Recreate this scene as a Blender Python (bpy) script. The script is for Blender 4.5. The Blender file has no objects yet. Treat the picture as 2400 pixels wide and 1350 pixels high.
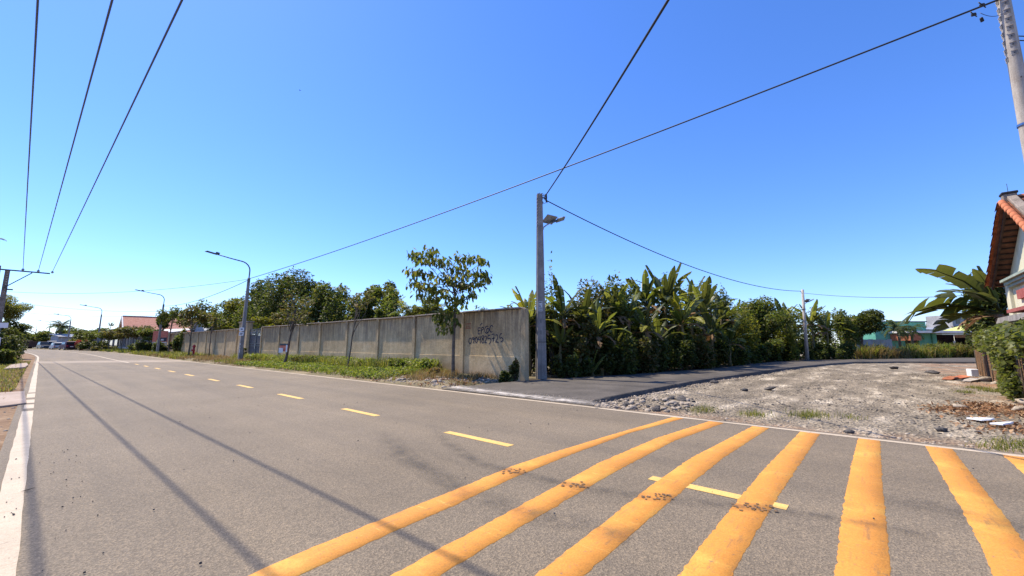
import bpy, bmesh, math, random
import numpy as np
from mathutils import Vector, Matrix

sc = bpy.context.scene
R = math.radians
PI = math.pi
# ------------------------------------------------------------------ camera, sky, sun, exposure
# world frame: +Y runs along the main road, +X to its right, metres; camera stands over the left edge line
CAM_H, YAW, PITCH, FPX = 1.5, R(48.834), R(7.912), 957.0
cam = bpy.data.cameras.new('camera'); cam_o = bpy.data.objects.new('camera', cam); sc.collection.objects.link(cam_o)
cam.sensor_fit = 'HORIZONTAL'; cam.sensor_width = 36; cam.lens = FPX / 2400 * 36
cam.clip_start = 0.05; cam.clip_end = 3000
cam_o.location = (0, 0, CAM_H); cam_o.rotation_euler = (R(90) + PITCH, 0, -YAW)
sc.camera = cam_o

SUN_EL, SUN_AZ = R(57.8), R(-9.2)          # azimuth measured from +Y, positive towards +X
to_sun = Vector((math.sin(SUN_AZ) * math.cos(SUN_EL), math.cos(SUN_AZ) * math.cos(SUN_EL), math.sin(SUN_EL)))
W = bpy.data.worlds.new('World'); sc.world = W; W.use_nodes = True
wn = W.node_tree.nodes; wl = W.node_tree.links
bg = wn['Background']
sky = wn.new('ShaderNodeTexSky'); sky.sky_type = 'NISHITA'; sky.sun_disc = False
sky.sun_elevation = SUN_EL; sky.sun_rotation = SUN_AZ
sky.altitude = 0; sky.air_density = 1.0; sky.dust_density = 0.2; sky.ozone_density = 5.5
hs = wn.new('ShaderNodeHueSaturation'); hs.inputs['Saturation'].default_value = 1.14
wl.new(sky.outputs[0], hs.inputs['Color']); tint = wn.new('ShaderNodeMix'); tint.data_type = 'RGBA'; tint.blend_type = 'MULTIPLY'; tint.inputs[0].default_value = 1; tint.inputs[7].default_value = (.80, .85, 1.12, 1)
wl.new(hs.outputs[0], tint.inputs[6]); wl.new(tint.outputs[2], bg.inputs['Color'])
bg.inputs['Strength'].default_value = 0.15
sun = bpy.data.lights.new('sun', 'SUN'); sun.energy = 5.0; sun.angle = R(0.53); sun.color = (1, 0.90, 0.74)
sun_o = bpy.data.objects.new('sun', sun); sc.collection.objects.link(sun_o)
sun_o.rotation_euler = to_sun.to_track_quat('Z', 'Y').to_euler(); sun_o.location = (-20, 60, 60)
vs = sc.view_settings; vs.view_transform = 'Standard'; vs.look = 'None'; vs.gamma = 1; vs.exposure = 0.63; vs.use_curve_mapping = False
sc.cycles.max_bounces = 6; sc.cycles.transparent_max_bounces = 12

rng = np.random.default_rng(7); rnd = random.Random(11)
ORD = 'first second third fourth fifth sixth seventh eighth ninth tenth eleventh twelfth thirteenth fourteenth fifteenth sixteenth seventeenth eighteenth nineteenth twentieth twenty-first twenty-second twenty-third'.split()

# ------------------------------------------------------------------ survey helpers (photo bearing -> place on the real ground)
U = np.array([math.sin(YAW), math.cos(YAW)])           # camera forward in X,Y
V_ = np.array([math.cos(YAW), -math.sin(YAW)])         # camera right in X,Y
def bearing(px, py):
    x, y, z = (px - 1200) / FPX, 1.0, (675 - py) / FPX
    f = y * math.cos(PITCH) - z * math.sin(PITCH); h = y * math.sin(PITCH) + z * math.cos(PITCH)
    p = x * V_ + f * U
    return Vector((p[0], p[1], h))
def ground_at(px, py, z=0.0):
    d = bearing(px, py); t = (z - CAM_H) / d.z
    return Vector((d.x * t, d.y * t, z))
def at_x(px, py, X):
    d = bearing(px, py); t = X / d.x
    return Vector((X, d.y * t, CAM_H + d.z * t))
def at_y(px, py, Y):
    d = bearing(px, py); t = Y / d.y
    return Vector((d.x * t, Y, CAM_H + d.z * t))
def at_depth(px, py, D):
    d = bearing(px, py); f = d.x * U[0] + d.y * U[1]; t = D / f
    return Vector((d.x * t, d.y * t, CAM_H + d.z * t))
def smooth(a, b, x):
    t = np.clip((np.asarray(x, float) - a) / (b - a), 0, 1); return t * t * (3 - 2 * t)
def zr(Y): return 0.38 * smooth(58, 130, Y)             # the road climbs a little before its bend
def cs(Y):
    Y = np.asarray(Y, float); return -np.where(Y > 70, (Y - 70) ** 2 / 700.0, 0)   # and bends to the left

# ------------------------------------------------------------------ object helpers
def link(name, data, parent=None):
    o = bpy.data.objects.new(name, data); sc.collection.objects.link(o)
    if parent is not None: o.parent = parent
    return o
def tag(o, label=None, cat=None, group=None, kind=None):
    if label: o['label'] = label
    if cat: o['category'] = cat
    if group: o['group'] = group
    if kind: o['kind'] = kind
    return o
def thing(name, label, cat, loc=(0, 0, 0), rz=0, group=None):
    o = link(name, None); o.location = loc; o.rotation_euler = (0, 0, rz); o.empty_display_size = 0.3
    return tag(o, label, cat, group)
def kids(o): return [c for c in sc.collection.objects if c.parent == o]
def copy_thing(root, loc, rz, label, group=None, scale=None, ch=None):
    r = root.copy(); sc.collection.objects.link(r); r.location = loc; r.rotation_euler = (0, 0, rz)
    if scale: r.scale = scale
    r['label'] = label
    if group: r['group'] = group
    for c in (ch if ch is not None else root.children):
        k = c.copy(); sc.collection.objects.link(k); k.parent = r
        for g in c.children:
            d = g.copy(); sc.collection.objects.link(d); d.parent = k
    return r
def np_mesh(name, V, F, m, smooth_=False, mi=None):
    V = np.asarray(V, np.float32).reshape(-1, 3); F = np.asarray(F, np.int32); k = F.shape[1]
    me = bpy.data.meshes.new(name); me.vertices.add(len(V)); me.vertices.foreach_set('co', V.ravel())
    me.loops.add(F.size); me.loops.foreach_set('vertex_index', F.ravel())
    me.polygons.add(len(F)); me.polygons.foreach_set('loop_start', np.arange(0, F.size, k, dtype=np.int32))
    for mm in (m if isinstance(m, (list, tuple)) else [m]): me.materials.append(mm)
    if mi is not None: me.polygons.foreach_set('material_index', np.asarray(mi, np.int32))
    me.update(calc_edges=True); me.validate()
    if smooth_: me.polygons.foreach_set('use_smooth', np.ones(len(F), bool))
    return me
class MB:
    """collects plain shapes, then links them as ONE mesh object"""
    def __init__(s): s.v = []; s.f = []; s.mi = []; s.cur = 0
    def add(s, vs, fs):
        b = len(s.v); s.v += [tuple(v) for v in vs]; s.f += [tuple(i + b for i in f) for f in fs]; s.mi += [s.cur] * len(fs); return s
    def box(s, c, d, rz=0, taper=1.0, rot=None):
        x, y, z = d[0] / 2, d[1] / 2, d[2] / 2; t = taper
        vs = [Vector(p) for p in ((-x, -y, -z), (x, -y, -z), (x, y, -z), (-x, y, -z), (-x * t, -y * t, z), (x * t, -y * t, z), (x * t, y * t, z), (-x * t, y * t, z))]
        M = rot.to_3x3() if rot is not None else Matrix.Rotation(rz, 3, 'Z')
        vs = [M @ v + Vector(c) for v in vs]
        return s.add(vs, [(3, 2, 1, 0), (4, 5, 6, 7), (0, 1, 5, 4), (1, 2, 6, 5), (2, 3, 7, 6), (3, 0, 4, 7)])
    def tube(s, pts, rad, n=8, caps=True):
        pts = [Vector(p) for p in pts]; N = len(pts)
        if not isinstance(rad, (list, tuple)): rad = [rad] * N
        vs = []; up = None
        for i, p in enumerate(pts):
            t = (pts[min(i + 1, N - 1)] - pts[max(i - 1, 0)]).normalized()
            if up is None: up = Vector((0, 0, 1)) if abs(t.z) < .9 else Vector((1, 0, 0))
            a = t.cross(up).normalized(); b = a.cross(t).normalized(); up = b
            for k in range(n):
                q = 2 * PI * k / n; vs.append(p + (a * math.cos(q) + b * math.sin(q)) * rad[i])
        fs = [(i * n + k, i * n + (k + 1) % n, (i + 1) * n + (k + 1) % n, (i + 1) * n + k) for i in range(N - 1) for k in range(n)]
        if caps: fs += [tuple(range(n - 1, -1, -1)), tuple((N - 1) * n + k for k in range(n))]
        return s.add(vs, fs)
    def prism(s, poly, z0, z1):
        n = len(poly); vs = [(p[0], p[1], z0) for p in poly] + [(p[0], p[1], z1) for p in poly]
        return s.add(vs, [tuple(range(n - 1, -1, -1)), tuple(range(n, 2 * n))] + [(i, (i + 1) % n, n + (i + 1) % n, n + i) for i in range(n)])
    def side_prism(s, poly, x0, x1):     # polygon in Y,Z swept along X
        n = len(poly); vs = [(x0, p[0], p[1]) for p in poly] + [(x1, p[0], p[1]) for p in poly]
        return s.add(vs, [tuple(range(n)), tuple(range(2 * n - 1, n - 1, -1))] + [(n + i, n + (i + 1) % n, (i + 1) % n, i) for i in range(n)])
    def quad(s, *p): return s.add(p, [tuple(range(len(p)))])
    def build(s, name, m, parent=None, smooth_=False, bevel=0):
        me = bpy.data.meshes.new(name); me.from_pydata(s.v, [], s.f)
        for mm in (m if isinstance(m, (list, tuple)) else [m]): me.materials.append(mm)
        me.polygons.foreach_set('material_index', s.mi)
        bm = bmesh.new(); bm.from_mesh(me); bmesh.ops.recalc_face_normals(bm, faces=bm.faces)
        if bevel: bmesh.ops.bevel(bm, geom=bm.edges[:], offset=bevel, segments=1, affect='EDGES', clamp_overlap=True)
        bm.to_mesh(me); bm.free()
        if smooth_: me.polygons.foreach_set('use_smooth', [True] * len(me.polygons))
        me.update()
        return link(name, me, parent)

# ------------------------------------------------------------------ materials
def new_mat(name):
    m = bpy.data.materials.new(name); m.use_nodes = True
    return m, m.node_tree.nodes, m.node_tree.links, m.node_tree.nodes['Principled BSDF']
def c4(c): return (c[0], c[1], c[2], 1)
def noise(n, l, vec, scale, detail=5, rough=.6, lac=2.0):
    t = n.new('ShaderNodeTexNoise'); t.inputs['Scale'].default_value = scale; t.inputs['Detail'].default_value = detail
    t.inputs['Roughness'].default_value = rough
    if vec is not None: l.new(vec, t.inputs['Vector'])
    return t.outputs['Fac']
def ramp(n, l, fac, stops):
    r = n.new('ShaderNodeValToRGB'); e = r.color_ramp.elements
    while len(e) < len(stops): e.new(0.5)
    for k, (p, c) in enumerate(stops):
        e[k].position = p; e[k].color = c4(c) if isinstance(c, (tuple, list)) else (c, c, c, 1)
    l.new(fac, r.inputs[0]); return r.outputs[0]
def mix(n, l, fac, a, b, mode='MIX'):
    x = n.new('ShaderNodeMix'); x.data_type = 'RGBA'; x.blend_type = mode
    for sock, v in ((x.inputs[0], fac), (x.inputs[6], a), (x.inputs[7], b)):
        if isinstance(v, (int, float)): sock.default_value = v
        elif isinstance(v, (tuple, list)): sock.default_value = c4(v)
        else: l.new(v, sock)
    return x.outputs[2]
def math_(n, l, op, a, b=None, clamp=False):
    x = n.new('ShaderNodeMath'); x.operation = op; x.use_clamp = clamp
    for sock, v in ((x.inputs[0], a), (x.inputs[1], b)):
        if v is None: continue
        if isinstance(v, (int, float)): sock.default_value = v
        else: l.new(v, sock)
    return x.outputs[0]
def bump(n, l, bsdf, h, strength=.3, dist=.02):
    b = n.new('ShaderNodeBump'); b.inputs['Strength'].default_value = strength; b.inputs['Distance'].default_value = dist
    l.new(h, b.inputs['Height']); l.new(b.outputs[0], bsdf.inputs['Normal'])
def pos(n, world=False):
    if world: return n.new('ShaderNodeNewGeometry').outputs['Position']
    return n.new('ShaderNodeTexCoord').outputs['Object']
def mat(name, c1, c2, scale=3, rough=.8, detail=6, lo=.35, hi=.65, bs=.3, bd=.01, fine=0, metal=0, spec=.3, world=False, streak=0):
    """two-tone worn surface with noise"""
    m, n, l, b = new_mat(name); p = pos(n, world)
    col = ramp(n, l, noise(n, l, p, scale, detail), [(lo, c1), (hi, c2)])
    if fine:
        f = noise(n, l, p, scale * 18, 3)
        col = mix(n, l, fine, col, ramp(n, l, f, [(.3, (.25,) * 3), (.7, (1,) * 3)]), 'MULTIPLY')
    if streak:
        mp = n.new('ShaderNodeMapping'); mp.inputs['Scale'].default_value = (4, 4, .35); l.new(p, mp.inputs[0])
        f = noise(n, l, mp.outputs[0], 2.2, 6, .7)
        col = mix(n, l, streak, col, ramp(n, l, f, [(.42, (.3, .27, .24)), (.6, (1, 1, 1))]), 'MULTIPLY')
    l.new(col, b.inputs['Base Color']); b.inputs['Roughness'].default_value = rough; b.inputs['Metallic'].default_value = metal
    b.inputs['Specular IOR Level'].default_value = spec
    if bs: bump(n, l, b, noise(n, l, p, scale * 8, 4), bs, bd)
    return m
def leaf_mat(name, cols, trans=.35, rough=.55, tcol=None, spec=.18):
    """per-leaf colour, thin leaf that lets light through"""
    m, n, l, b = new_mat(name)
    g = n.new('ShaderNodeNewGeometry'); k = len(cols)
    col = ramp(n, l, g.outputs['Random Per Island'], [((i + .5) / k, c) for i, c in enumerate(cols)])
    l.new(col, b.inputs['Base Color']); b.inputs['Roughness'].default_value = rough; b.inputs['Specular IOR Level'].default_value = spec
    t = n.new('ShaderNodeBsdfTranslucent')
    l.new(mix(n, l, 1.0, col, tcol or (2.2, 2.3, .9), 'MULTIPLY'), t.inputs['Color'])
    mx = n.new('ShaderNodeMixShader'); mx.inputs[0].default_value = trans
    l.new(b.outputs[0], mx.inputs[1]); l.new(t.outputs[0], mx.inputs[2]); l.new(mx.outputs[0], n['Material Output'].inputs['Surface'])
    return m
def plain(name, c, rough=.5, metal=0, spec=.5):
    return mat(name, tuple(x * .85 for x in c), c, 6, rough, bs=0, metal=metal, spec=spec)

def asphalt_mat():
    m, n, l, b = new_mat('asphalt'); p = pos(n, True)
    base = ramp(n, l, noise(n, l, p, .35, 6, .6), [(.3, (.170, .136, .094)), (.7, (.222, .179, .126))])
    mp = n.new('ShaderNodeMapping'); mp.inputs['Scale'].default_value = (.9, .05, 1); l.new(p, mp.inputs[0])
    lanes = noise(n, l, mp.outputs[0], 1.3, 4, .6)                         # worn wheel tracks along the road
    base = mix(n, l, .55, base, ramp(n, l, lanes, [(.35, (.72, .72, .74)), (.65, (1.08, 1.05, 1.0))]), 'MULTIPLY')
    v = n.new('ShaderNodeTexVoronoi'); v.inputs['Scale'].default_value = 85; l.new(p, v.inputs['Vector'])
    chip = ramp(n, l, v.outputs['Color'], [(.2, (.45, .44, .43)), (.55, (.95, .95, .95)), (.92, (1.75, 1.65, 1.5))])
    base = mix(n, l, .55, base, chip, 'MULTIPLY')
    grain = ramp(n, l, noise(n, l, p, 160, 2), [(.35, (.55,) * 3), (.65, (1.25,) * 3)])
    base = mix(n, l, .55, base, grain, 'MULTIPLY')
    # pale dust carried across the road in one band, and scattered scuffs
    sx = n.new('ShaderNodeSeparateXYZ'); l.new(p, sx.inputs[0])
    d = math_(n, l, 'ABSOLUTE', math_(n, l, 'SUBTRACT', math_(n, l, 'ADD', sx.outputs[1], math_(n, l, 'MULTIPLY', sx.outputs[0], .6)), 54.5))
    band = math_(n, l, 'MULTIPLY', math_(n, l, 'SUBTRACT', 1.0, math_(n, l, 'DIVIDE', d, 5.0), True), noise(n, l, p, .5, 5))
    base = mix(n, l, math_(n, l, 'MULTIPLY', band, 1.5, True), base, (.36, .29, .22))
    mp2 = n.new('ShaderNodeMapping'); mp2.inputs['Scale'].default_value = (.6, 2.4, 1); mp2.inputs['Rotation'].default_value = (0, 0, .3); l.new(p, mp2.inputs[0])
    sc_ = ramp(n, l, noise(n, l, mp2.outputs[0], 1.6, 7, .7), [(.66, 0.0), (.76, .55)])
    base = mix(n, l, sc_, base, (.34, .29, .24))
    l.new(base, b.inputs['Base Color']); b.inputs['Roughness'].default_value = .82; b.inputs['Specular IOR Level'].default_value = .32
    bump(n, l, b, v.outputs['Distance'], .55, .008)
    return m
def paint_mat(name, c, worn, dirt=.5, c2=None):
    m, n, l, b = new_mat(name); p = pos(n, True)
    c2 = c2 or tuple(min(1, x * 1.08) for x in c)
    col = ramp(n, l, noise(n, l, p, 1.1, 6, .65), [(.36, tuple(x * .9 for x in c)), (.52, c), (.66, c2)])
    def streaks(sx, sy, rot, sc, lo, hi, amt):
        mp = n.new('ShaderNodeMapping'); mp.inputs['Scale'].default_value = (sx, sy, 1); mp.inputs['Rotation'].default_value = (0, 0, rot); l.new(p, mp.inputs[0])
        return ramp(n, l, noise(n, l, mp.outputs[0], sc, 6, .72), [(lo, 0.0), (hi, amt)])
    col = mix(n, l, streaks(14, 1.6, .35, 1.5, .60, .70, .75), col, tuple(min(1, x * 1.12 + .03) for x in c2))      # pale scrapes
    col = mix(n, l, streaks(1.2, 9, .1, 1.6, .56, .74, dirt), col, (.20, .12, .06))                                # grime dragged by wheels
    col = mix(n, l, streaks(3, 12, -.1, 2.5, .63, .72, dirt * .9), col, (.13, .09, .06))
    chip = ramp(n, l, noise(n, l, p, 20, 6, .78), [(.325, worn), (.40, 0.0)]); col = mix(n, l, chip, col, (.15, .12, .095))
    grain = ramp(n, l, noise(n, l, p, 90, 3), [(.3, (.74,) * 3), (.6, (1.05,) * 3)])
    col = mix(n, l, .85, col, grain, 'MULTIPLY')
    l.new(col, b.inputs['Base Color']); b.inputs['Roughness'].default_value = .7; b.inputs['Specular IOR Level'].default_value = .3
    bump(n, l, b, noise(n, l, p, 90, 3), .5, .006)
    return m
def gravel_mat():
    m, n, l, b = new_mat('lot_gravel'); p = pos(n, True)
    mp = n.new('ShaderNodeMapping'); mp.inputs['Scale'].default_value = (.5, 1.6, 1); mp.inputs['Rotation'].default_value = (0, 0, -.12); l.new(p, mp.inputs[0])
    base = ramp(n, l, noise(n, l, mp.outputs[0], .7, 8, .68), [(.28, (.112, .096, .074)), (.43, (.21, .178, .136)), (.55, (.30, .254, .194)), (.66, (.57, .495, .39))])
    v = n.new('ShaderNodeTexVoronoi'); v.inputs['Scale'].default_value = 19; l.new(p, v.inputs['Vector'])
    base = mix(n, l, .8, base, ramp(n, l, v.outputs['Color'], [(.12, (.45, .44, .43)), (.5, (.95, .95, .95)), (.88, (1.5, 1.42, 1.3))]), 'MULTIPLY')
    g = ramp(n, l, noise(n, l, p, 45, 3), [(.3, (.6,) * 3), (.7, (1.2,) * 3)])
    base = mix(n, l, .8, base, g, 'MULTIPLY')
    sx = n.new('ShaderNodeSeparateXYZ'); l.new(p, sx.inputs[0])
    # reddish earth showing along the road edge and by the fence
    e1 = math_(n, l, 'SUBTRACT', 1.0, math_(n, l, 'DIVIDE', math_(n, l, 'SUBTRACT', sx.outputs[0], 9.1), 1.6), True)
    e2 = math_(n, l, 'SUBTRACT', 1.0, math_(n, l, 'DIVIDE', math_(n, l, 'ADD', sx.outputs[1], 3.2), 1.5), True)
    e2 = math_(n, l, 'MULTIPLY', e2, ramp(n, l, noise(n, l, p, .35, 3), [(.42, 0.0), (.55, 1.0)]))
    er = math_(n, l, 'MULTIPLY', math_(n, l, 'MAXIMUM', e1, e2), ramp(n, l, noise(n, l, p, 1.5, 5, .7), [(.38, 0.0), (.58, .9)]))
    base = mix(n, l, er, base, ramp(n, l, noise(n, l, p, 6, 5), [(.3, (.20, .10, .055)), (.7, (.42, .25, .14))]))
    l.new(base, b.inputs['Base Color']); b.inputs['Roughness'].default_value = .95; b.inputs['Specular IOR Level'].default_value = .1
    bump(n, l, b, v.outputs['Distance'], .9, .05)
    return m
def plaster_mat():
    m, n, l, b = new_mat('wall_plaster'); p = pos(n, True)
    base = ramp(n, l, noise(n, l, p, 1.3, 8, .7), [(.28, (.45, .32, .165)), (.5, (.63, .465, .255)), (.72, (.75, .575, .335))])
    mp = n.new('ShaderNodeMapping'); mp.inputs['Scale'].default_value = (3, 3, .28); l.new(p, mp.inputs[0])
    sx = n.new('ShaderNodeSeparateXYZ'); l.new(p, sx.inputs[0])
    topm = math_(n, l, 'DIVIDE', math_(n, l, 'SUBTRACT', sx.outputs[2], .9), 2.0, True)      # rain stains run down from the coping
    st = ramp(n, l, noise(n, l, mp.outputs[0], 2.0, 7, .72), [(.42, 1.0), (.62, 0.0)])
    base = mix(n, l, math_(n, l, 'MULTIPLY', math_(n, l, 'MULTIPLY', st, topm), .75), base, (.13, .10, .075))
    low = math_(n, l, 'SUBTRACT', 1.0, math_(n, l, 'DIVIDE', sx.outputs[2], 1.0), True)     # red splash dirt at the foot
    base = mix(n, l, math_(n, l, 'MULTIPLY', low, noise(n, l, p, 2.5, 6, .7)), base, (.40, .27, .17))
    oi = n.new('ShaderNodeObjectInfo'); base = mix(n, l, 1.0, base, ramp(n, l, oi.outputs['Random'], [(0, (.86, .85, .84)), (1, (1.06, 1.05, 1.04))]), 'MULTIPLY')
    blot = ramp(n, l, noise(n, l, p, .9, 7, .75), [(.50, 0.0), (.68, .55)]); base = mix(n, l, blot, base, (.27, .21, .15))
    sp = ramp(n, l, noise(n, l, p, 14, 5, .7), [(.3, (.72,) * 3), (.6, (1.06,) * 3)])
    base = mix(n, l, .8, base, sp, 'MULTIPLY')
    l.new(base, b.inputs['Base Color']); b.inputs['Roughness'].default_value = .95; b.inputs['Specular IOR Level'].default_value = .1
    bump(n, l, b, noise(n, l, p, 12, 6, .7), .35, .02)
    return m
def decal_mat(name, c, amount, scale, stretch=(1, 1, 1)):
    """flat mark on the road: colour shown only where noise lets it"""
    m, n, l, b = new_mat(name); p = pos(n, True)
    mp = n.new('ShaderNodeMapping'); mp.inputs['Scale'].default_value = stretch; l.new(p, mp.inputs[0])
    b.inputs['Base Color'].default_value = c4(c); b.inputs['Roughness'].default_value = .85
    uv = n.new('ShaderNodeUVMap'); su = n.new('ShaderNodeSeparateXYZ'); l.new(uv.outputs[0], su.inputs[0])
    edge = math_(n, l, 'SUBTRACT', 1.0, math_(n, l, 'ABSOLUTE', math_(n, l, 'MULTIPLY', math_(n, l, 'SUBTRACT', su.outputs[1], .5), 2.0)), True)
    ends = math_(n, l, 'MULTIPLY', math_(n, l, 'SUBTRACT', 1.0, math_(n, l, 'ABSOLUTE', math_(n, l, 'MULTIPLY', math_(n, l, 'SUBTRACT', su.outputs[0], .5), 2.0)), True), 3.0, True)
    a = math_(n, l, 'MULTIPLY', math_(n, l, 'MULTIPLY', ramp(n, l, noise(n, l, mp.outputs[0], scale, 6, .7), [(.35, 0.0), (.65, amount)]), edge), ends)
    l.new(a, b.inputs['Alpha'])
    return m

M = {}
M['asphalt'] = asphalt_mat()
M['yellow'] = paint_mat('stripe_paint', (.585, .245, .04), .9, .8, (.64, .335, .06))
M['yellow_dash'] = paint_mat('dash_paint', (.70, .44, .13), .5, .3)
M['white_line'] = paint_mat('edge_paint', (.48, .39, .28), .9, .6)
M['gravel'] = gravel_mat()
M['plaster'] = plaster_mat()
M['lane_asphalt'] = mat('fresh_asphalt', (.085, .073, .060), (.135, .116, .096), .9, .85, fine=.5, bs=.5, world=True, spec=.25)
M['earth'] = mat('dry_earth', (.22, .135, .08), (.36, .25, .155), .9, .95, fine=.6, bs=.6, bd=.03, world=True, spec=.1)
M['verge_earth'] = mat('verge_soil', (.13, .115, .06), (.34, .27, .17), .6, .95, fine=.6, bs=.6, bd=.03, world=True, spec=.1)
M['field'] = mat('field_soil', (.10, .10, .045), (.24, .20, .12), .05, .95, fine=.5, bs=0, world=True, spec=.1)
M['concrete'] = mat('pole_concrete', (.27, .25, .235), (.39, .365, .34), 2.5, .9, fine=.4, bs=.35, spec=.15, streak=.3)
M['pole_pale'] = mat('round_pole_concrete', (.46, .40, .34), (.60, .54, .47), 2.5, .9, fine=.35, bs=.3, spec=.15, streak=.35)
M['coping'] = mat('coping_concrete', (.20, .17, .14), (.36, .30, .25), 3, .95, fine=.5, bs=.6, bd=.03, spec=.1, world=True)
M['slab'] = mat('apron_concrete', (.36, .27, .205), (.46, .36, .285), 1.2, .9, fine=.4, world=True)
M['dark_steel'] = mat('lamp_steel', (.045, .06, .065), (.10, .115, .12), 4, .5, bs=0)
M['grey_steel'] = mat('galvanised', (.30, .31, .32), (.45, .46, .47), 4, .4, bs=0, metal=.6)
M['rust_steel'] = mat('dark_gate_steel', (.035, .037, .045), (.075, .07, .075), 5, .6, bs=0)
M['wire'] = plain('cable_black', (.018, .018, .02), .6)
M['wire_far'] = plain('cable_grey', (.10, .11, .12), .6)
M['wire_blue'] = plain('power_line', (.035, .05, .13), .45)
M['white'] = plain('white_sheet', (.78, .78, .78), .7)
M['paper'] = plain('paper', (.74, .73, .72), .8)
M['ink'] = plain('black_ink', (.015, .015, .018), .8)
M['spray'] = mat('blue_black_spray', (.02, .024, .05), (.05, .055, .085), 9, .9, bs=0)
M['red_ink'] = plain('red_stencil', (.33, .055, .035), .9)
M['red_paint'] = mat('hydrant_red', (.38, .02, .02), (.50, .045, .035), 5, .45, bs=0)
M['red_board'] = mat('faded_red_board', (.55, .14, .09), (.68, .24, .16), 4, .7, bs=0)
M['bark'] = mat('bark', (.12, .095, .07), (.24, .195, .15), 5, .95, fine=.5, bs=.8, bd=.03, spec=.1)
M['bark_dark'] = mat('dark_bark', (.05, .042, .032), (.11, .09, .07), 5, .95, bs=.6, spec=.1)
M['rock'] = mat('pale_rock', (.28, .225, .17), (.55, .465, .37), 3, .95, fine=.5, bs=.6, spec=.1)
M['rock_dark'] = mat('tar_chunk', (.055, .05, .048), (.17, .155, .145), 3, .95, fine=.5, bs=.6, spec=.1)
M['brick_red'] = mat('red_clay', (.30, .10, .05), (.46, .19, .10), 4, .9, fine=.4, bs=.4, spec=.1)
M['tile'] = mat('orange_tile', (.40, .11, .05), (.62, .23, .11), 2.5, .8, fine=.35, bs=.3, spec=.2)
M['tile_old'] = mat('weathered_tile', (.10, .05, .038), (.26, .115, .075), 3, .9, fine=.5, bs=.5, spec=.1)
M['wood_and_shade'] = mat('timber_and_shade', (.035, .022, .018), (.085, .05, .038), 4, .9, bs=.4, spec=.15)  # timber colour; also the shade painted onto the carport walls
M['cream'] = mat('cream_wall', (.60, .56, .40), (.70, .66, .50), 1.5, .9, fine=.15, spec=.15, streak=.12)
M['trim_green'] = mat('grey_green_trim', (.22, .27, .22), (.33, .38, .31), 2, .85, bs=.2)
M['trim_red'] = mat('dull_red_trim', (.28, .07, .06), (.38, .12, .10), 3, .85, bs=.2)
M['green_wall'] = mat('mint_wall', (.10, .33, .23), (.15, .42, .30), 1.0, .85, fine=.12, streak=.2)
M['pale_roof'] = mat('pale_sheet', (.62, .58, .52), (.78, .74, .68), 1.5, .6, bs=0)
M['lime_roof'] = mat('lime_sheet', (.42, .46, .12), (.55, .58, .20), 1.5, .6, bs=0)
M['grey_sheet'] = mat('grey_iron_sheet', (.25, .265, .29), (.40, .42, .45), 1.2, .55, bs=0, streak=.3)
M['grey_build'] = mat('grey_render', (.32, .32, .33), (.46, .46, .47), .8, .9, bs=.2, streak=.3)
M['salmon_roof'] = mat('salmon_tile', (.50, .20, .13), (.66, .32, .22), 3, .85, fine=.3, bs=.4)
M['glass'] = plain('dark_glass', (.02, .025, .03), .08)
M['rubber'] = plain('tyre_rubber', (.02, .02, .02), .85)
M['straw'] = mat('woven_cane', (.17, .095, .05), (.36, .22, .125), 14, .9, fine=.4, bs=.5, spec=.1)
M['blue_tape'] = plain('blue_tape', (.03, .11, .35), .5)
M['solar'] = plain('solar_cell', (.10, .12, .15), .2)
# foliage
M['leaf_dark'] = leaf_mat('leaf_dark', [(.028, .042, .013), (.046, .064, .018), (.078, .098, .028), (.044, .054, .018), (.11, .105, .045), (.095, .115, .026)], .3)
M['leaf_mid'] = leaf_mat('leaf_mid', [(.048, .066, .016), (.08, .104, .024), (.135, .155, .042), (.06, .076, .022), (.16, .14, .055)], .35)
M['leaf_yellow'] = leaf_mat('leaf_yellow', [(.07, .082, .015), (.13, .135, .025), (.20, .175, .035), (.08, .082, .02)], .4)
M['leaf_dry'] = leaf_mat('leaf_dry', [(.07, .07, .025), (.12, .10, .04), (.16, .11, .055), (.06, .075, .02), (.05, .065, .018)], .3)
M['leaf_gloss'] = leaf_mat('leaf_gloss', [(.026, .036, .010), (.045, .056, .014), (.085, .09, .024)], .28, .5, spec=.22)
M['banana'] = leaf_mat('banana_leaf', [(.06, .088, .02), (.088, .118, .03), (.145, .17, .06)], .42, .42, (2.3, 2.0, .8), .3)
M['banana_dark'] = leaf_mat('banana_leaf_dark', [(.03, .042, .013), (.052, .066, .02), (.085, .098, .034)], .34, .42, (2.1, 1.9, .8), .3)
M['banana_yellow'] = leaf_mat('banana_leaf_yellow', [(.22, .22, .03), (.28, .25, .04), (.18, .20, .035)], .45, .45, (1.7, 1.6, .7))
M['banana_dry'] = leaf_mat('banana_leaf_dry', [(.26, .17, .09), (.34, .24, .14), (.20, .12, .06)], .25, .8, (1.2, 1.0, .8))
M['banana_stem'] = mat('banana_stem', (.11, .105, .04), (.26, .20, .10), 6, .7, bs=.3, streak=.4)
M['grass'] = leaf_mat('grass_green', [(.075, .095, .018), (.11, .125, .028), (.155, .155, .04), (.23, .19, .075)], .4, .5)
M['grass_dry'] = leaf_mat('grass_dry', [(.22, .165, .07), (.30, .22, .10), (.16, .14, .045), (.26, .15, .07)], .3, .7, (1.3, 1.2, .8))
M['weed'] = leaf_mat('weed_leaf', [(.065, .095, .018), (.10, .135, .028), (.15, .175, .045), (.19, .19, .06)], .4, .45)
M['vine'] = leaf_mat('vine_leaf', [(.05, .065, .018), (.10, .12, .035), (.18, .19, .07), (.035, .045, .016), (.12, .12, .04)], .35, .4)
M['red_flower'] = leaf_mat('red_flower', [(.45, .05, .06), (.55, .09, .10), (.35, .04, .05), (.06, .09, .02)], .3, .6, (1.3, 1.0, 1.0))
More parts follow.
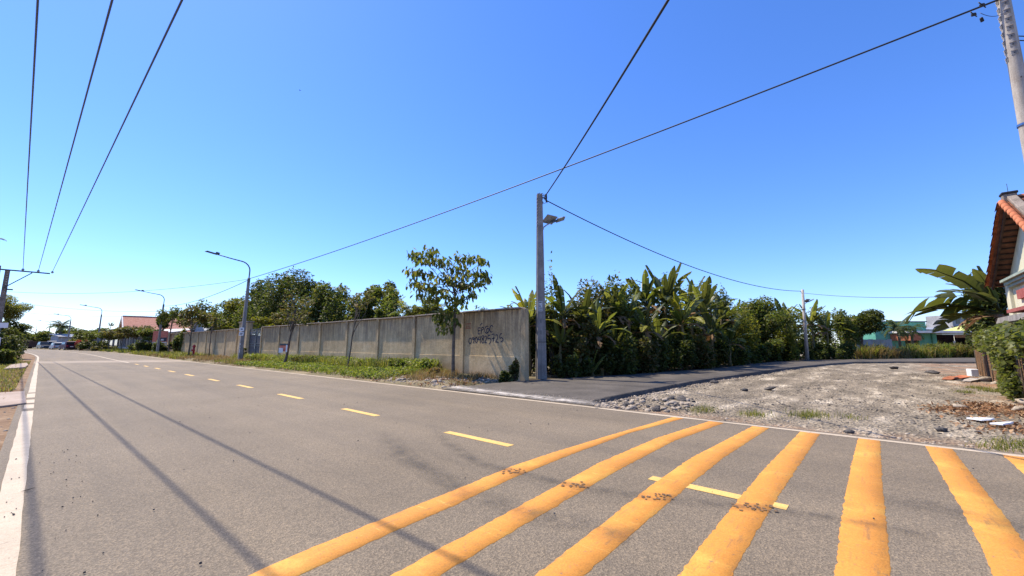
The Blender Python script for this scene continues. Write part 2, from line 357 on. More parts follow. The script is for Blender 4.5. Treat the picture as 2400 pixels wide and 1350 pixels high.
M['litter'] = leaf_mat('brown_litter', [(.22, .11, .055), (.34, .18, .09), (.15, .08, .045), (.42, .27, .15)], .15, .85, (1, 1, 1))

# ------------------------------------------------------------------ setting: ground, road, markings, lot, lane, verges
def grid_mesh(name, xs, ys, zf, m):
    X, Y = np.meshgrid(xs, ys); Z = zf(X, Y); nx, ny = len(xs), len(ys)
    V = np.stack([X, Y, Z], -1).reshape(-1, 3)
    i = np.arange(nx - 1)[None, :] + nx * np.arange(ny - 1)[:, None]; i = i.ravel()
    F = np.stack([i, i + 1, i + nx + 1, i + nx], 1)
    return np_mesh(name, V, F, m, True)
def vnoise(X, Y, s, seed=0):
    """smooth value noise for relief"""
    r = np.random.default_rng(seed); T = r.random((64, 64)); x = X / s; y = Y / s
    xi = np.floor(x).astype(int); yi = np.floor(y).astype(int); fx = x - xi; fy = y - yi
    fx = fx * fx * (3 - 2 * fx); fy = fy * fy * (3 - 2 * fy); g = lambda a, b: T[a % 64, b % 64]
    return (g(xi, yi) * (1 - fx) + g(xi + 1, yi) * fx) * (1 - fy) + (g(xi, yi + 1) * (1 - fx) + g(xi + 1, yi + 1) * fx) * fy
gx = np.concatenate([np.arange(-900, -60, 60), np.arange(-60, 120, 6), np.arange(120, 901, 60)])
gy = np.concatenate([np.arange(-900, -60, 60), np.arange(-60, 300, 6), np.arange(300, 1501, 60)])
ground = link('ground', grid_mesh('ground', gx, gy, lambda X, Y: zr(Y) - .26, M['field'])); tag(ground, kind='structure')

rs = np.concatenate([np.arange(-30, 70, 5.0), np.arange(70, 290, 4.0)])
def strip(name, r0, r1, s0, s1, z, m, parent=None, kind=None, step=3.0, wob=0):
    ss = np.arange(s0, s1 + 1e-6, min(step, (s1 - s0))); V = []; F = []
    for k, s in enumerate(ss):
        c = float(cs(s)); zz = float(zr(s)) + z
        a = r0 + (rnd.uniform(-wob, wob) if wob else 0); b = r1 + (rnd.uniform(-wob, wob) if wob else 0)
        V += [(c + a, s, zz), (c + b, s, zz)]
        if k: F.append((2 * k - 2, 2 * k - 1, 2 * k + 1, 2 * k))
    o = link(name, np_mesh(name, V, F, m), parent)
    if kind: tag(o, kind=kind)
    return o
road = strip('road', -.22, 9.13, -30, 290, 0.0, M['asphalt'], None, 'structure', 2.0)
# edge lines and centre line are paint on the road: children of it
strip('edge_line', -.10, .05, 20.15, 230, .004, M['white_line'], road, step=1.5, wob=.008)
strip('edge_line', -.12, .05, -6, 14.9, .004, M['white_line'], road, step=.35, wob=.006)
for a, b in ((15.2, 16.3), (16.6, 17.9), (18.25, 19.75)): strip('edge_bar', -.11, .05, a, b, .004, M['white_line'], road, step=.5)
strip('edge_line', 8.86, 9.0, -30, 210, .004, M['white_line'], road, step=.5, wob=.02)
strip('centre_line', 4.95, 5.10, 47.0, 230, .004, M['white_line'], road, step=3)
for a, b, c in ((.73, 2.04, 4.72), (4.21, 5.70, 4.79), (8.06, 9.56, 4.87), (12.15, 13.85, 4.97), (16.54, 18.1, 5.04), (20.66, 22.2, 5.04), (24.97, 26.6, 5.04), (29.26, 30.9, 5.05), (33.6, 35.2, 5.06), (38.0, 39.6, 5.06), (42.3, 43.9, 5.06)):
    mb = MB(); mb.quad((c - .075, a, .004), (c + .075, a, .004), (c + .08, b, .004), (c - .07, b, .004)); mb.build('lane_dash', M['yellow_dash'], road)
STRIPES = [
 ([(8.85, 3.27), (6.35, 3.44), (4.83, 3.51), (3.98, 3.51), (3.25, 3.43), (2.05, 3.33), (1.59, 3.29), (1.15, 3.23), (.6, 3.12)],
  [(8.83, 3.06), (6.85, 3.27), (5.04, 3.27), (3.79, 3.22), (2.95, 3.14), (2.71, 3.10), (2.04, 3.06), (1.28, 2.97), (.6, 2.85)]),
 ([(8.89, 2.56), (6.67, 2.77), (4.86, 2.77), (3.8, 2.68), (2.94, 2.61), (2.41, 2.57), (2.06, 2.55), (1.67, 2.51), (.6, 2.4)],
  [(8.95, 2.29), (6.72, 2.49), (4.73, 2.45), (3.84, 2.40), (2.75, 2.34), (2.18, 2.30), (1.88, 2.27), (1.5, 2.23), (.6, 2.12)]),
 ([(8.87, 1.81), (5.81, 1.96), (4.38, 1.92), (3.25, 1.85), (2.31, 1.8), (.6, 1.7)],
  [(8.89, 1.55), (6.16, 1.64), (4.33, 1.62), (3.32, 1.59), (2.49, 1.56), (.6, 1.46)]),
 ([(8.77, 1.08), (5.92, 1.13), (4.42, 1.12), (3.48, 1.11), (2.91, 1.09), (.6, 1.04)],
  [(8.87, .81), (5.83, .84), (4.67, .845), (3.71, .845), (3.14, .83), (.6, .79)]),
 ([(8.85, .31), (6.62, .335), (4.97, .34), (4.16, .33), (3.58, .32), (.6, .3)],
  [(8.88, .05), (6.42, .06), (4.83, .05), (3.82, .05), (2.5, .05), (.6, .03)]),
 ([(8.91, -.46), (6.76, -.475), (5.62, -.485), (4.81, -.48), (4.26, -.465), (.6, -.46)],
  [(8.98, -.73), (7.38, -.735), (5.97, -.74), (5.14, -.74), (4.3, -.74), (.6, -.73)]),
 ([(8.93, -1.21), (6, -1.2), (.6, -1.2)], [(8.95, -1.47), (6, -1.47), (.6, -1.47)])]
for ua, la in STRIPES:      # each a hand-laid band of thermoplastic with slightly ragged edges
    V = []; F = []; xs = np.arange(.6, 8.86, .05)
    def interp(pl, x):
        q = sorted(pl); return np.interp(x, [p[0] for p in q], [p[1] for p in q])
    for k, x in enumerate(xs):
        a = interp(ua, x) + rnd.gauss(0, .0045); b = interp(la, x) + rnd.gauss(0, .0045)
        V += [(x, a + .004, -.001), (x, a, .0055), (x, b, .0055), (x, b - .004, -.001)]
        if k:
            o = 4 * k
            for q in range(3): F.append((o - 4 + q, o + q, o + q + 1, o - 3 + q))
    link('rumble_stripe', np_mesh('rumble_stripe', V, F, M['yellow']), road)
# tyre marks: a faint dark trail with tread prints where it crosses the stripes
M['skid'] = decal_mat('rubber_trail', (.05, .047, .045), .42, 2.2, (2, 2, 1))
def trail(pts, w, name='tyre_mark', m='skid', z=.0095):
    V = []; F = []; uv = []
    for k, (x, y) in enumerate(pts):
        a = Vector(pts[max(k - 1, 0)]); b = Vector(pts[min(k + 1, len(pts) - 1)]); t = (b - a).normalized(); nrm = Vector((-t.y, t.x)) * w / 2
        V += [(x + nrm.x, y + nrm.y, z), (x - nrm.x, y - nrm.y, z)]
        if k: F.append((2 * k - 2, 2 * k - 1, 2 * k + 1, 2 * k))
    me = np_mesh(name, V, F, M[m]); u = me.uv_layers.new()
    for lp in me.loops: u.data[lp.index].uv = (lp.vertex_index // 2 / len(pts), lp.vertex_index % 2)
    return link(name, me, road)
def gp(px, py): p = ground_at(px, py); return (p.x, p.y)
arc = [gp(*q) for q in ((1000, 985), (1050, 1040), (1120, 1085), (1205, 1108), (1345, 1140), (1540, 1168), (1770, 1192), (1960, 1215), (2200, 1260))]
trail(arc, .30)
trail([gp(*q) for q in ((880, 1000), (960, 1080), (1080, 1150), (1240, 1205), (1480, 1260))], .45)
trail([gp(*q) for q in ((2050, 1170), (2200, 1190), (2400, 1240))], .5)
M['tread'] = mat('tread_dirt', (.07, .05, .035), (.24, .13, .055), 40, .9, bs=0, world=True)
mb = MB()
for (c0, c1) in (((1172, 1108), (1235, 1104)), ((1312, 1139), (1385, 1139)), ((1502, 1166), (1580, 1168)), ((1722, 1190), (1825, 1196))):
    a = Vector(gp(*c0)); b = Vector(gp(*c1)); d = (b - a); L = d.length; d.normalize(); nn = Vector((-d.y, d.x))
    for i in range(int(L / .045)):
        for j in range(4):
            if rnd.random() < .38: continue
            c = a + d * (i * .045 + .02) + nn * ((j - 1.5) * .045 + (.02 if i % 2 else 0)); w = rnd.uniform(.009, .021); c += Vector((rnd.gauss(0, .009), rnd.gauss(0, .009)))
            mb.quad((c.x - w, c.y - w * .8, .0115), (c.x + w, c.y - w, .0115), (c.x + w * .8, c.y + w, .0115), (c.x - w, c.y + w * .9, .0115))
tr = mb.build('tread_print', M['tread'], road); tag(tr, kind='stuff')
mb = MB()                                     # small stones, specks and a dead leaf lying on the asphalt
for i in range(70):
    x, y = rnd.uniform(.2, 8.7), rnd.uniform(-1.5, 14); w = rnd.uniform(.006, .016)
    mb.box((x, y, .012 + w / 2), (w, w * rnd.uniform(.6, 1.4), w), rnd.random() * 3, .7)
for i in range(60):
    x, y = rnd.uniform(-.1, .5), rnd.uniform(3, 9); w = rnd.uniform(.004, .011)
    mb.box((x, y, .008 + w / 2), (w, w * rnd.uniform(.6, 1.8), w), rnd.random() * 3, .7)
tag(mb.build('road_grit', M['rock_dark']), kind='stuff')
p = ground_at(65, 1152)
mb = MB(); mb.add([(p.x - .05, p.y, .012), (p.x - .01, p.y + .014, .02), (p.x + .055, p.y + .006, .03), (p.x, p.y - .012, .012)], [(0, 3, 2, 1)])
tag(mb.build('dead_leaf', M['bark_dark']), 'single dark dead leaf lying beside the white edge line', 'leaf')

# gravel lot
def lot_z(X, Y):
    e = smooth(9.05, 10.2, X)
    return -.035 - .05 * e + e * (.07 * (vnoise(X, Y, 2.3, 1) - .5) + .03 * (vnoise(X, Y, .7, 2) - .5) + .025 * (vnoise(X, Y, .3, 3) - .5))
xs = np.concatenate([np.arange(9.0, 20, .14), np.arange(20, 34, .28), np.arange(34, 90, 1.0)]); ys = np.concatenate([np.arange(-30, -7, 1.0), np.arange(-7, 13, .16)])
lot = link('gravel_lot', grid_mesh('gravel_lot', xs, ys, lot_z, M['gravel'])); tag(lot, kind='structure')
def lot_h(x, y): return float(lot_z(np.array([x]), np.array([y]))[0])
# side lane: a raised asphalt slab with a visible broken edge
NEAR = [(9.15, 5.35), (9.9, 5.75), (17.7, 5.55), (26, 4.75), (34.3, 3.75), (41, 2.5), (45.7, 1.35), (49.5, -1.8), (52.4, -6.3), (56, -16)]
FAR = [(9.15, 11.2), (12.9, 10.75), (18, 9.4), (23, 8.3), (28.4, 7.4), (35, 7.0), (41.2, 6.5), (47.5, 4.6), (53.5, 1.9), (62, -3.5), (69.5, -8), (72, -16)]
def dense(pl, step, wob):
    out = []
    for (a, b), (c, d) in zip(pl[:-1], pl[1:]):
        n_ = max(1, int(math.hypot(c - a, d - b) / step))
        for i in range(n_):
            t = i / n_; out.append((a + (c - a) * t + rnd.uniform(-wob, wob), b + (d - b) * t + rnd.uniform(-wob, wob)))
    out.append(pl[-1]); return out
ln, lf = dense(NEAR, .35, .035), dense(FAR, .35, .04)
ln = [(x, y) for x, y in ln]; N_ = min(len(ln), len(lf))
def resample(pl, n_):
    d = np.r_[0, np.cumsum([math.dist(a, b) for a, b in zip(pl[:-1], pl[1:])])]; t = np.linspace(0, d[-1], n_)
    return list(zip(np.interp(t, d, [p[0] for p in pl]), np.interp(t, d, [p[1] for p in pl])))
ln, lf = resample(ln, 220), resample(lf, 220)
def lane_z(x): return .012 + .055 * float(smooth(9.2, 11.5, x))
V = []; F = []
for k, (a, b) in enumerate(zip(ln, lf)):
    za, zb = lane_z(a[0]), lane_z(b[0])
    V += [(a[0], a[1] - .05, -.2), (a[0], a[1], za - .012), (a[0], a[1] + .05, za), (b[0], b[1] - .05, zb), (b[0], b[1], zb - .015), (b[0], b[1] + .05, -.2)]
    if k:
        o = 6 * (k - 1)
        for q in range(5): F.append((o + q, o + 6 + q, o + 7 + q, o + 1 + q))
lane = link('side_lane', np_mesh('side_lane', V, F, M['lane_asphalt'])); tag(lane, kind='structure')
sv = []; sf_ = []
for k, b in enumerate(lf):
    for q, (d_, z_) in enumerate(((.02, -.10), (.7, .0), (3, .02), (9, .0), (20, -.3))):
        sv.append((b[0] + d_ * .25, b[1] + d_, z_ + rnd.uniform(-.02, .02)))
        if k and q: o = 5 * k + q; sf_.append((o - 6, o - 1, o, o - 5))
M['thicket_soil'] = mat('thicket_soil', (.05, .04, .028), (.13, .10, .065), 1.2, .95, fine=.6, bs=.6, bd=.03, world=True, spec=.1)
tag(link('thicket_soil', np_mesh('thicket_soil', sv, sf_, M['thicket_soil'], True)), kind='structure')
# chalky dust where lane and road meet
M['chalk'] = decal_mat('chalk_dust', (.62, .56, .49), 1.0, 3.0)
d_ = trail([(9.35, 4.9), (9.45, 6.5), (9.5, 8), (9.6, 9.5), (9.75, 11), (10.4, 12.6)], .85, 'chalk_patch', 'chalk', .085)
for v in d_.data.vertices: v.co.z = lane_z(v.co.x) + .006
# verges
def verge_z(X, Y):
    e = smooth(9.05, 10.2, X - cs(Y)) * smooth(10.9, 12.4, Y); return zr(Y) - .02 - .06 * (1 - smooth(10.9, 11.6, Y)) + e * (.10 + .16 * (vnoise(X, Y, 2.5, 5) - .3) + .08 * (vnoise(X, Y, .6, 6) - .5))
def skew_grid(name, offs, ys, zf, m):
    Y, O = np.meshgrid(ys, offs, indexing='ij'); X = O + cs(Y); Z = zf(X, Y); nx, ny = len(offs), len(ys)
    V = np.stack([X, Y, Z], -1).reshape(-1, 3); i = (np.arange(nx - 1)[None, :] + nx * np.arange(ny - 1)[:, None]).ravel()
    return np_mesh(name, V, np.stack([i, i + 1, i + nx + 1, i + nx], 1), m, True)
ys = np.concatenate([np.arange(10.9, 60, .3), np.arange(60, 290, 2.0)])
vr = link('roadside_verge', skew_grid('roadside_verge', np.concatenate([np.arange(9.0, 13.9, .22), [15, 18, 24]]), ys, verge_z, M['verge_earth'])); tag(vr, kind='structure')
def left_z(X, Y):
    e = 1 - smooth(-1.6, -.2, X - cs(Y)); return zr(Y) - .018 + e * (.06 * (vnoise(X, Y, 1.8, 8) - .3) + .05 * (vnoise(X, Y, .5, 9) - .5)) + .12 * smooth(2, 7, -(X - cs(Y)))
ys = np.concatenate([np.arange(-10, 50, .35), np.arange(50, 290, 2.0)])
vl = link('left_verge', skew_grid('left_verge', np.concatenate([[-40, -25, -16, -12, -9, -7], np.arange(-5.5, -.05, .22), [-.12]]), ys, left_z, M['earth'])); tag(vl, kind='structure')
def vz(x, y): return float(verge_z(np.array([x]), np.array([y]))[0])
def lz(x, y): return float(left_z(np.array([x]), np.array([y]))[0])
# driveway slab and a loose pale slab on the left verge
mb = MB(); a = [gp(*q) for q in ((0, 968), (0, 926), (58, 919), (62, 947))]; a[0] = (a[0][0] - 1.5, a[0][1]); a[1] = (a[1][0] - 1.5, a[1][1] + .4)
mb.prism(a[::-1], -.1, .035); tag(mb.build('driveway', M['slab'], bevel=.01), kind='structure')
mb = MB(); a = [gp(*q) for q in ((8, 868), (25, 858), (62, 853), (66, 858), (58, 864))]; mb.prism(a[::-1], 0, .11)
tag(mb.build('concrete_slab', M['slab'], bevel=.015), 'pale flat concrete slab lying in the grass left of the road', 'slab')

# ------------------------------------------------------------------ plants: shared builders
def unit(a): return a / np.maximum(np.linalg.norm(a, axis=-1, keepdims=True), 1e-6)
def leaf_cloud(C, size, r, droop=.3, asp=.45, out=None, fold=.12):
    """one folded leaf per row of C"""
    n_ = len(C); a = unit(r.normal(size=(n_, 3)) * np.array([1, 1, .6]) + (out * .8 if out is not None else 0) - np.array([0, 0, droop]))
    b = unit(np.cross(a, unit(r.normal(size=(n_, 3)) * .6 + np.array([0, 0, 1.0])))); nn = np.cross(b, a)
    L = size * r.uniform(.6, 1.35, (n_, 1)); Wd = L * asp * r.uniform(.8, 1.2, (n_, 1))
    base = C - a * L / 2; tip = C + a * L / 2 - nn * L * .06; m = C - a * L * .08
    lft = m + b * Wd / 2 + nn * L * fold; rgt = m - b * Wd / 2 + nn * L * fold
    V = np.stack([base, rgt, tip, lft], 1).reshape(-1, 3); i = np.arange(n_) * 4
    return V, np.stack([i, i + 1, i + 2, i + 3], 1)
def blob_points(blobs, n_, r, shell=.55):
    w = np.array([b[1][0] * b[1][1] * b[1][2] for b in blobs]) ** .75; w = w / w.sum()
    ix = r.choice(len(blobs), n_, p=w); d = unit(r.normal(size=(n_, 3))); rad = r.random((n_, 1)) ** (1 / 3 * (1 - shell) + .12)
    c = np.array([b[0] for b in blobs])[ix]; rr = np.array([b[1] for b in blobs])[ix]
    jit = 1 + .10 * r.normal(size=(n_, 1)).clip(-2, 1.3)
    return c + d * rr * rad * jit, d
def limbs(mb, base, top, tips, r0, r, n=7, fork=.5):
    """tapered trunk with limbs reaching the leaf clumps"""
    base, top = Vector(base), Vector(top); k = 6
    pts = [base.lerp(top, i / k) + Vector((r.uniform(-1, 1), r.uniform(-1, 1), 0)) * r0 * (.5 if 0 < i < k else 0) for i in range(k + 1)]
    mb.tube(pts, [r0 * (1.35 if i == 0 else 1 - .6 * i / k) for i in range(k + 1)], n)
    for t in tips:
        t = Vector(t); u = r.uniform(fork, .98); j = base.lerp(top, u); mid = j.lerp(t, .5) + Vector((0, 0, (t - j).length * .12)) + Vector(r.normal(size=3)) * .06 * (t - j).length
        rr = r0 * (1 - .6 * u) * .6
        mb.tube([j, mid, t], [rr, rr * .6, rr * .18], 5, False)
def tree(name, label, cat, loc, H, crown, trunk_h, lm, leaf, n_, seed, clumps=14, r0=.16, lean=(0, 0), group=None, bark='bark', clump_r=.38, shell=.5, droop=.3, asp=.45, low=.0):
    """crown = (rx, ry, rz) radii; the crown's top sits at H"""
    r = np.random.default_rng(seed); t = thing(name, label, cat, loc, 0, group); cx = Vector((lean[0], lean[1], H - crown[2] * .92))
    bl = []
    for k in range(clumps):
        d = unit(r.normal(size=3)); d[2] = d[2] * (1 if d[2] > 0 else 1 - low * .0); q = r.uniform(.35, .82)
        c = np.array(cx) + d * np.array(crown) * q; s = r.uniform(.65, 1.25) * clump_r
        bl.append((c, np.array(crown) * s * np.array([1, 1, .8])))
    n_ = int(n_ * 1.7); leaf *= 1.3; P, D = blob_points(bl, n_, r, shell); P[:, 2] = np.maximum(P[:, 2], .15)
    V, F = leaf_cloud(P, leaf, r, droop, asp, D)
    link('crown', np_mesh('crown', V, F, M[lm]), t)
    mb = MB(); limbs(mb, (0, 0, -.1), (lean[0] * .8, lean[1] * .8, max(trunk_h, cx.z)), [b[0] for b in bl], r0, r); mb.build('trunk', M[bark], t, True)
    return t
def shrub(loc, rad, lm, leaf, n_, seed, label, group=None, name='shrub', cat='shrub', clumps=9, asp=.5, droop=.2, stems=True):
    r = np.random.default_rng(seed); t = thing(name, label, cat, loc, 0, group); bl = []
    for k in range(clumps):
        d = r.uniform(-1, 1, 3); d[2] = abs(d[2]); c = d * np.array(rad) * np.array([.72, .72, .62]) + np.array([0, 0, rad[2] * .28]); s = r.uniform(.28, .5)
        bl.append((c, np.array(rad) * s))
    n_ = int(n_ * 1.7); leaf *= 1.4; P, D = blob_points(bl, n_, r, .35); P[:, 2] = np.maximum(P[:, 2], .03)
    V, F = leaf_cloud(P, leaf, r, droop, asp, D); link('foliage', np_mesh('foliage', V, F, M[lm]), t)
    if stems:
        mb = MB()
        for k in range(5):
            c = bl[k][0]; mb.tube([(r.uniform(-.15, .15) * rad[0], r.uniform(-.15, .15) * rad[1], -.05), (c[0] * .4, c[1] * .4, c[2] * .6), tuple(c)], [.03, .022, .008], 5, False)
        mb.build('stem', M['bark_dark'], t, True)
    return t
# banana leaf meshes, unit length along +Y, shared by every plant
def banana_leaf(kind, a0, a1, torn, seed, wid=.092, roll=0):
    r = random.Random(seed); n_ = 15; mb = MB(); pts = []; p = Vector((0, 0, 0)); st = 1 / n_
    for i in range(n_ + 1):
        pts.append(p.copy()); a = R(a0 + (a1 - a0) * (i / n_) ** 1.3); p += Vector((0, math.cos(a), math.sin(a))) * st
    mb.tube([pts[i] for i in (0, 3, 7, 12, n_)], [.015, .012, .009, .005, .002], 4, False)
    w = lambda t: wid * (min(1, t / .12) ** .5) * (1 - max(0, (t - .6) / .4) ** 2.4) + .004
    for sgn in (-1, 1):
        dr = R(r.uniform(-25, 5)); run = 0
        for i in range(2, n_):
            t0, t1 = (i - 2) / (n_ - 2), (i - 1) / (n_ - 2); g0 = g1 = 0.0
            if run <= 0:                                     # a slit starts a new flap with its own droop
                run = r.randint(1, 3) if torn > .5 else r.randint(3, 6)
                if i > 2: g0 = r.uniform(.12, .30) if r.random() < torn + .2 else 0
                dr = R(r.uniform(-24, 10) + (r.uniform(0, 35) if r.random() < torn * .5 else 0)) + R(roll)
            run -= 1; a_, b_ = pts[i], pts[i + 1]; sh = st * .7
            def edge(pp, w_, sh_): return pp + Vector((sgn * w_ * math.cos(dr), sh_, -w_ * math.sin(dr)))
            e0 = edge(a_.lerp(b_, g0), w(t0), sh); e1 = edge(b_, w(t1), sh); m0 = edge(a_.lerp(b_, g0 * .4), w(t0) * .5, sh * .5) - Vector((0, 0, -.008)); m1 = edge(b_, w(t1) * .5, sh * .5) - Vector((0, 0, -.008))
            if sgn > 0: mb.quad(a_, m0, m1, b_); mb.quad(m0, e0, e1, m1)
            else: mb.quad(b_, m1, m0, a_); mb.quad(m1, e1, e0, m0)
    me = bpy.data.meshes.new('banana_leaf'); me.from_pydata(mb.v, [], mb.f); me.materials.append(M[kind])
    bm = bmesh.new(); bm.from_mesh(me); bmesh.ops.remove_doubles(bm, verts=bm.verts, dist=.0012); bm.to_mesh(me); bm.free(); me.update()
    return me
BL = {}
for k_, kk in (('g', 'banana'), ('d', 'banana_dark'), ('y', 'banana_yellow'), ('b', 'banana_dry')):
    BL[k_] = [banana_leaf(kk, 76, 60, .45, 1), banana_leaf(kk, 62, 14, .7, 2), banana_leaf(kk, 50, -22, .75, 3), banana_leaf(kk, 34, -45, .85, 4), banana_leaf(kk, 20, -80, .9, 5, .10, 30), banana_leaf(kk, 68, 34, .85, 6), banana_leaf(kk, 42, -6, .4, 7)]
def banana_stem(h, r0, seed):
    mb = MB(); r = random.Random(seed); dx, dy = r.uniform(-.12, .12) * h * .4, r.uniform(-.12, .12) * h * .4
    pts = [(dx * (t ** 2), dy * (t ** 2), -.1 + (h + .1) * t) for t in (0, .2, .45, .7, .9, 1)]
    mb.tube(pts, [r0 * 1.25, r0 * 1.08, r0 * .95, r0 * .8, r0 * .62, r0 * .4], 9)
    for i in range(3):
        z = h * r.uniform(.25, .8); a = r.random() * 6.3; c = Vector((dx * (z / h) ** 2 + math.cos(a) * r0, dy * (z / h) ** 2 + math.sin(a) * r0, z))
        mb.add([c + Vector((0, 0, .25)), c + Vector((.05, .05, -.1)), c + Vector((math.cos(a) * .12, math.sin(a) * .12, -.5)), c + Vector((-.05, -.04, -.1))], [(0, 1, 2, 3)])
    return mb, Vector((dx, dy, h))
def banana(loc, stem_h, leaf_len, label, seed, n_leaf=9, up=.5, pal='ggd', dead=2, group='banana plants along the side lane', r0=.11, sector=None):
    t = thing('banana_plant', label, 'banana plant', loc, 0, group); mb, top = banana_stem(stem_h, r0, seed); mb.build('stem', M['banana_stem'], t, True); r = random.Random(seed * 7 + 1)
    ph = r.random() * 6.3
    def put(me, az, L, dz=0, tw=0):
        o = link('leaf', me, t); o.location = top + Vector((0, 0, dz)); o.rotation_euler = (R(r.uniform(-6, 6)), tw, az); o.scale = (L * 1.0, L, L); return o
    for i in range(n_leaf):
        f = i / max(1, n_leaf - 1); az = ph + i * 2.4 + r.uniform(-.3, .3)
        if sector: az = r.uniform(*sector)
        kk = r.choice(pal); v = 0 if f < up * .35 else (5 if f < up * .6 else (1 if f < up else (r.choice((2, 6)) if f < up + .3 else 3)))
        put(BL[kk][v], az, leaf_len * r.uniform(.82, 1.12), -.18 * f, r.uniform(-.25, .25))
    for i in range(dead): put(BL['b'][4], r.random() * 6.3, leaf_len * r.uniform(.6, .8), -.25, r.uniform(-.4, .4))
    return t
def lane_far_y(x): return float(np.interp(x, [p[0] for p in FAR], [p[1] for p in FAR]))
def by_lane(px, off):
    """ground spot on bearing px, off metres beyond the lane's far kerb"""
    d = bearing(px, 812); k = d.y / d.x; best = None
    for x in np.arange(11, 75, .05):
        e = x * k - lane_far_y(x) - off
        if best is None or abs(e) < best[0]: best = (abs(e), x)
    return Vector((best[1], best[1] * k, 0))
def z_at(px, py, P):
    """height that shows at photo row py above the ground spot P"""
    d = bearing(px, py); return CAM_H + d.z * math.hypot(P.x, P.y) / math.hypot(d.x, d.y)

# ------------------------------------------------------------------ boundary wall beside the road
WX = 13.4
wall = thing('boundary_wall', 'long rendered concrete wall with pillars and sprayed phone number behind the roadside weeds', 'wall', (WX, 11, 0))
PY = [11.05, 14.9, 18.8, 22.5, 26.35, 30.35, 34.15, 38.2, 42.5]
def wt(y): return 3.02 + .08 * float(smooth(20, 60, y))
def wpart(name, mb, m, bev=0.008): o = mb.build(name, m, wall, bevel=bev); o.matrix_parent_inverse = Matrix.Translation((-WX, -11, 0)); return o
def wall_run(ys, put, sink=.3):
    for a, b in zip(ys[:-1], ys[1:]):
        t = (wt(a) + wt(b)) / 2; mb = MB(); c = float(cs((a + b) / 2)); z0 = float(zr((a + b) / 2))
        mb.box((WX + c + .08, (a + b) / 2, (t + z0 - sink) / 2), (.14, b - a - .24, t + z0 + sink)); put('panel', mb, M['plaster']); mb = MB(); mb.box((WX + c + .0075, (a + b) / 2, z0 + .42), (.02, b - a - .25, 1.15)); put('plinth', mb, M['plaster'])
        mb = MB(); mb.box((WX + c + .06 + rnd.uniform(-.008, .008), (a + b) / 2, t + z0 + .038 + rnd.uniform(-.002, .014)), (.37, b - a - .03 + rnd.uniform(-.04, .005), .07), taper=.94, rot=Matrix.Rotation(rnd.uniform(-.003, .003), 4, 'X') @ Matrix.Rotation(rnd.uniform(-.03, .03), 4, 'Y')); put('coping', mb, M['coping'], .012)
    for y in ys:
        c = float(cs(y)); z0 = float(zr(y)); mb = MB(); mb.box((WX + c + .06, y, (wt(y) + z0 - sink) / 2 - .001), (.25, .24, wt(y) + z0 + sink)); put('pillar', mb, M['plaster'])
wall_run(PY, wpart)
# sprayed lettering, brushed flat on the first panel: strokes given as (along wall px, up px) of the survey crop
def spray(strokes, w, name, m):
    mb = MB(); x = WX + .006
    for st in strokes:
        P = [at_x(1070 + a / 14.12, 730 + b / 14.12, WX) for a, b in st]; P = [Vector((p.y, p.z)) for p in P]
        D = []                                   # rounded through its points
        for i in range(len(P) - 1):
            p0, p1, p2, p3 = P[max(i - 1, 0)], P[i], P[i + 1], P[min(i + 2, len(P) - 1)]
            for q in range(5):
                t = q / 5; D.append(.5 * ((2 * p1) + (p2 - p0) * t + (2 * p0 - 5 * p1 + 4 * p2 - p3) * t * t + (3 * p1 - p0 - 3 * p2 + p3) * t ** 3))
        D.append(P[-1])
        L = []
        for i, p in enumerate(D):
            t = (D[min(i + 1, len(D) - 1)] - D[max(i - 1, 0)]); t = t.normalized() if t.length > 1e-6 else Vector((1, 0)); nn = Vector((-t.y, t.x)) * w * rnd.uniform(.42, .58)
            L.append(((x, p.x + nn.x, p.y + nn.y), (x, p.x - nn.x, p.y - nn.y)))
        for a, b in zip(L[:-1], L[1:]): mb.quad(a[0], b[0], b[1], a[1])
    o = mb.build(name, m, wall); o.matrix_parent_inverse = Matrix.Translation((-WX, -11, 0)); return o
spray([[(770, 465), (810, 420), (850, 390)], [(790, 545), (715, 550), (715, 650), (715, 740), (775, 738)], [(715, 640), (790, 632)],
       [(812, 745), (820, 640), (830, 545), (865, 522), (890, 545), (875, 590), (825, 625)],
       [(1045, 505), (1000, 482), (950, 530), (930, 600), (940, 680), (985, 720), (1030, 702)],
       [(1040, 550), (1000, 580), (990, 640), (1015, 700), (1060, 670), (1068, 600), (1040, 550)], [(1030, 765), (1042, 772)],
       [(1205, 515), (1165, 462), (1115, 505), (1093, 600), (1130, 680), (1182, 668)],
       [(470, 880), (425, 900), (402, 980), (420, 1050), (455, 1062), (485, 1010), (487, 930), (470, 880)],
       [(575, 860), (530, 868), (520, 910), (558, 922), (582, 872), (575, 960), (548, 1050)],
       [(655, 850), (622, 890), (615, 970), (648, 1030), (682, 985), (685, 900), (655, 850)],
       [(752, 828), (710, 930), (795, 925)], [(792, 825), (788, 940), (776, 1050)],
       [(872, 798), (832, 830), (842, 880), (885, 930), (900, 990), (868, 1042), (832, 1010), (852, 930), (897, 868), (895, 818), (872, 798)],
       [(930, 855), (960, 810), (988, 850), (970, 940), (930, 1030), (1005, 1028)],
       [(1112, 790), (1048, 800), (1035, 900), (1092, 890), (1135, 935), (1120, 1010), (1060, 1090)],
       [(1158, 765), (1235, 753), (1225, 880), (1212, 1000)], [(1162, 905), (1268, 878)],
       [(1290, 795), (1332, 768), (1366, 820), (1340, 920), (1290, 1010), (1335, 1008), (1392, 1045)],
       [(1505, 738), (1440, 755), (1430, 880), (1492, 868), (1536, 925), (1520, 970), (1462, 1012)]], .046, 'sprayed_lettering', M['spray'])
st = []
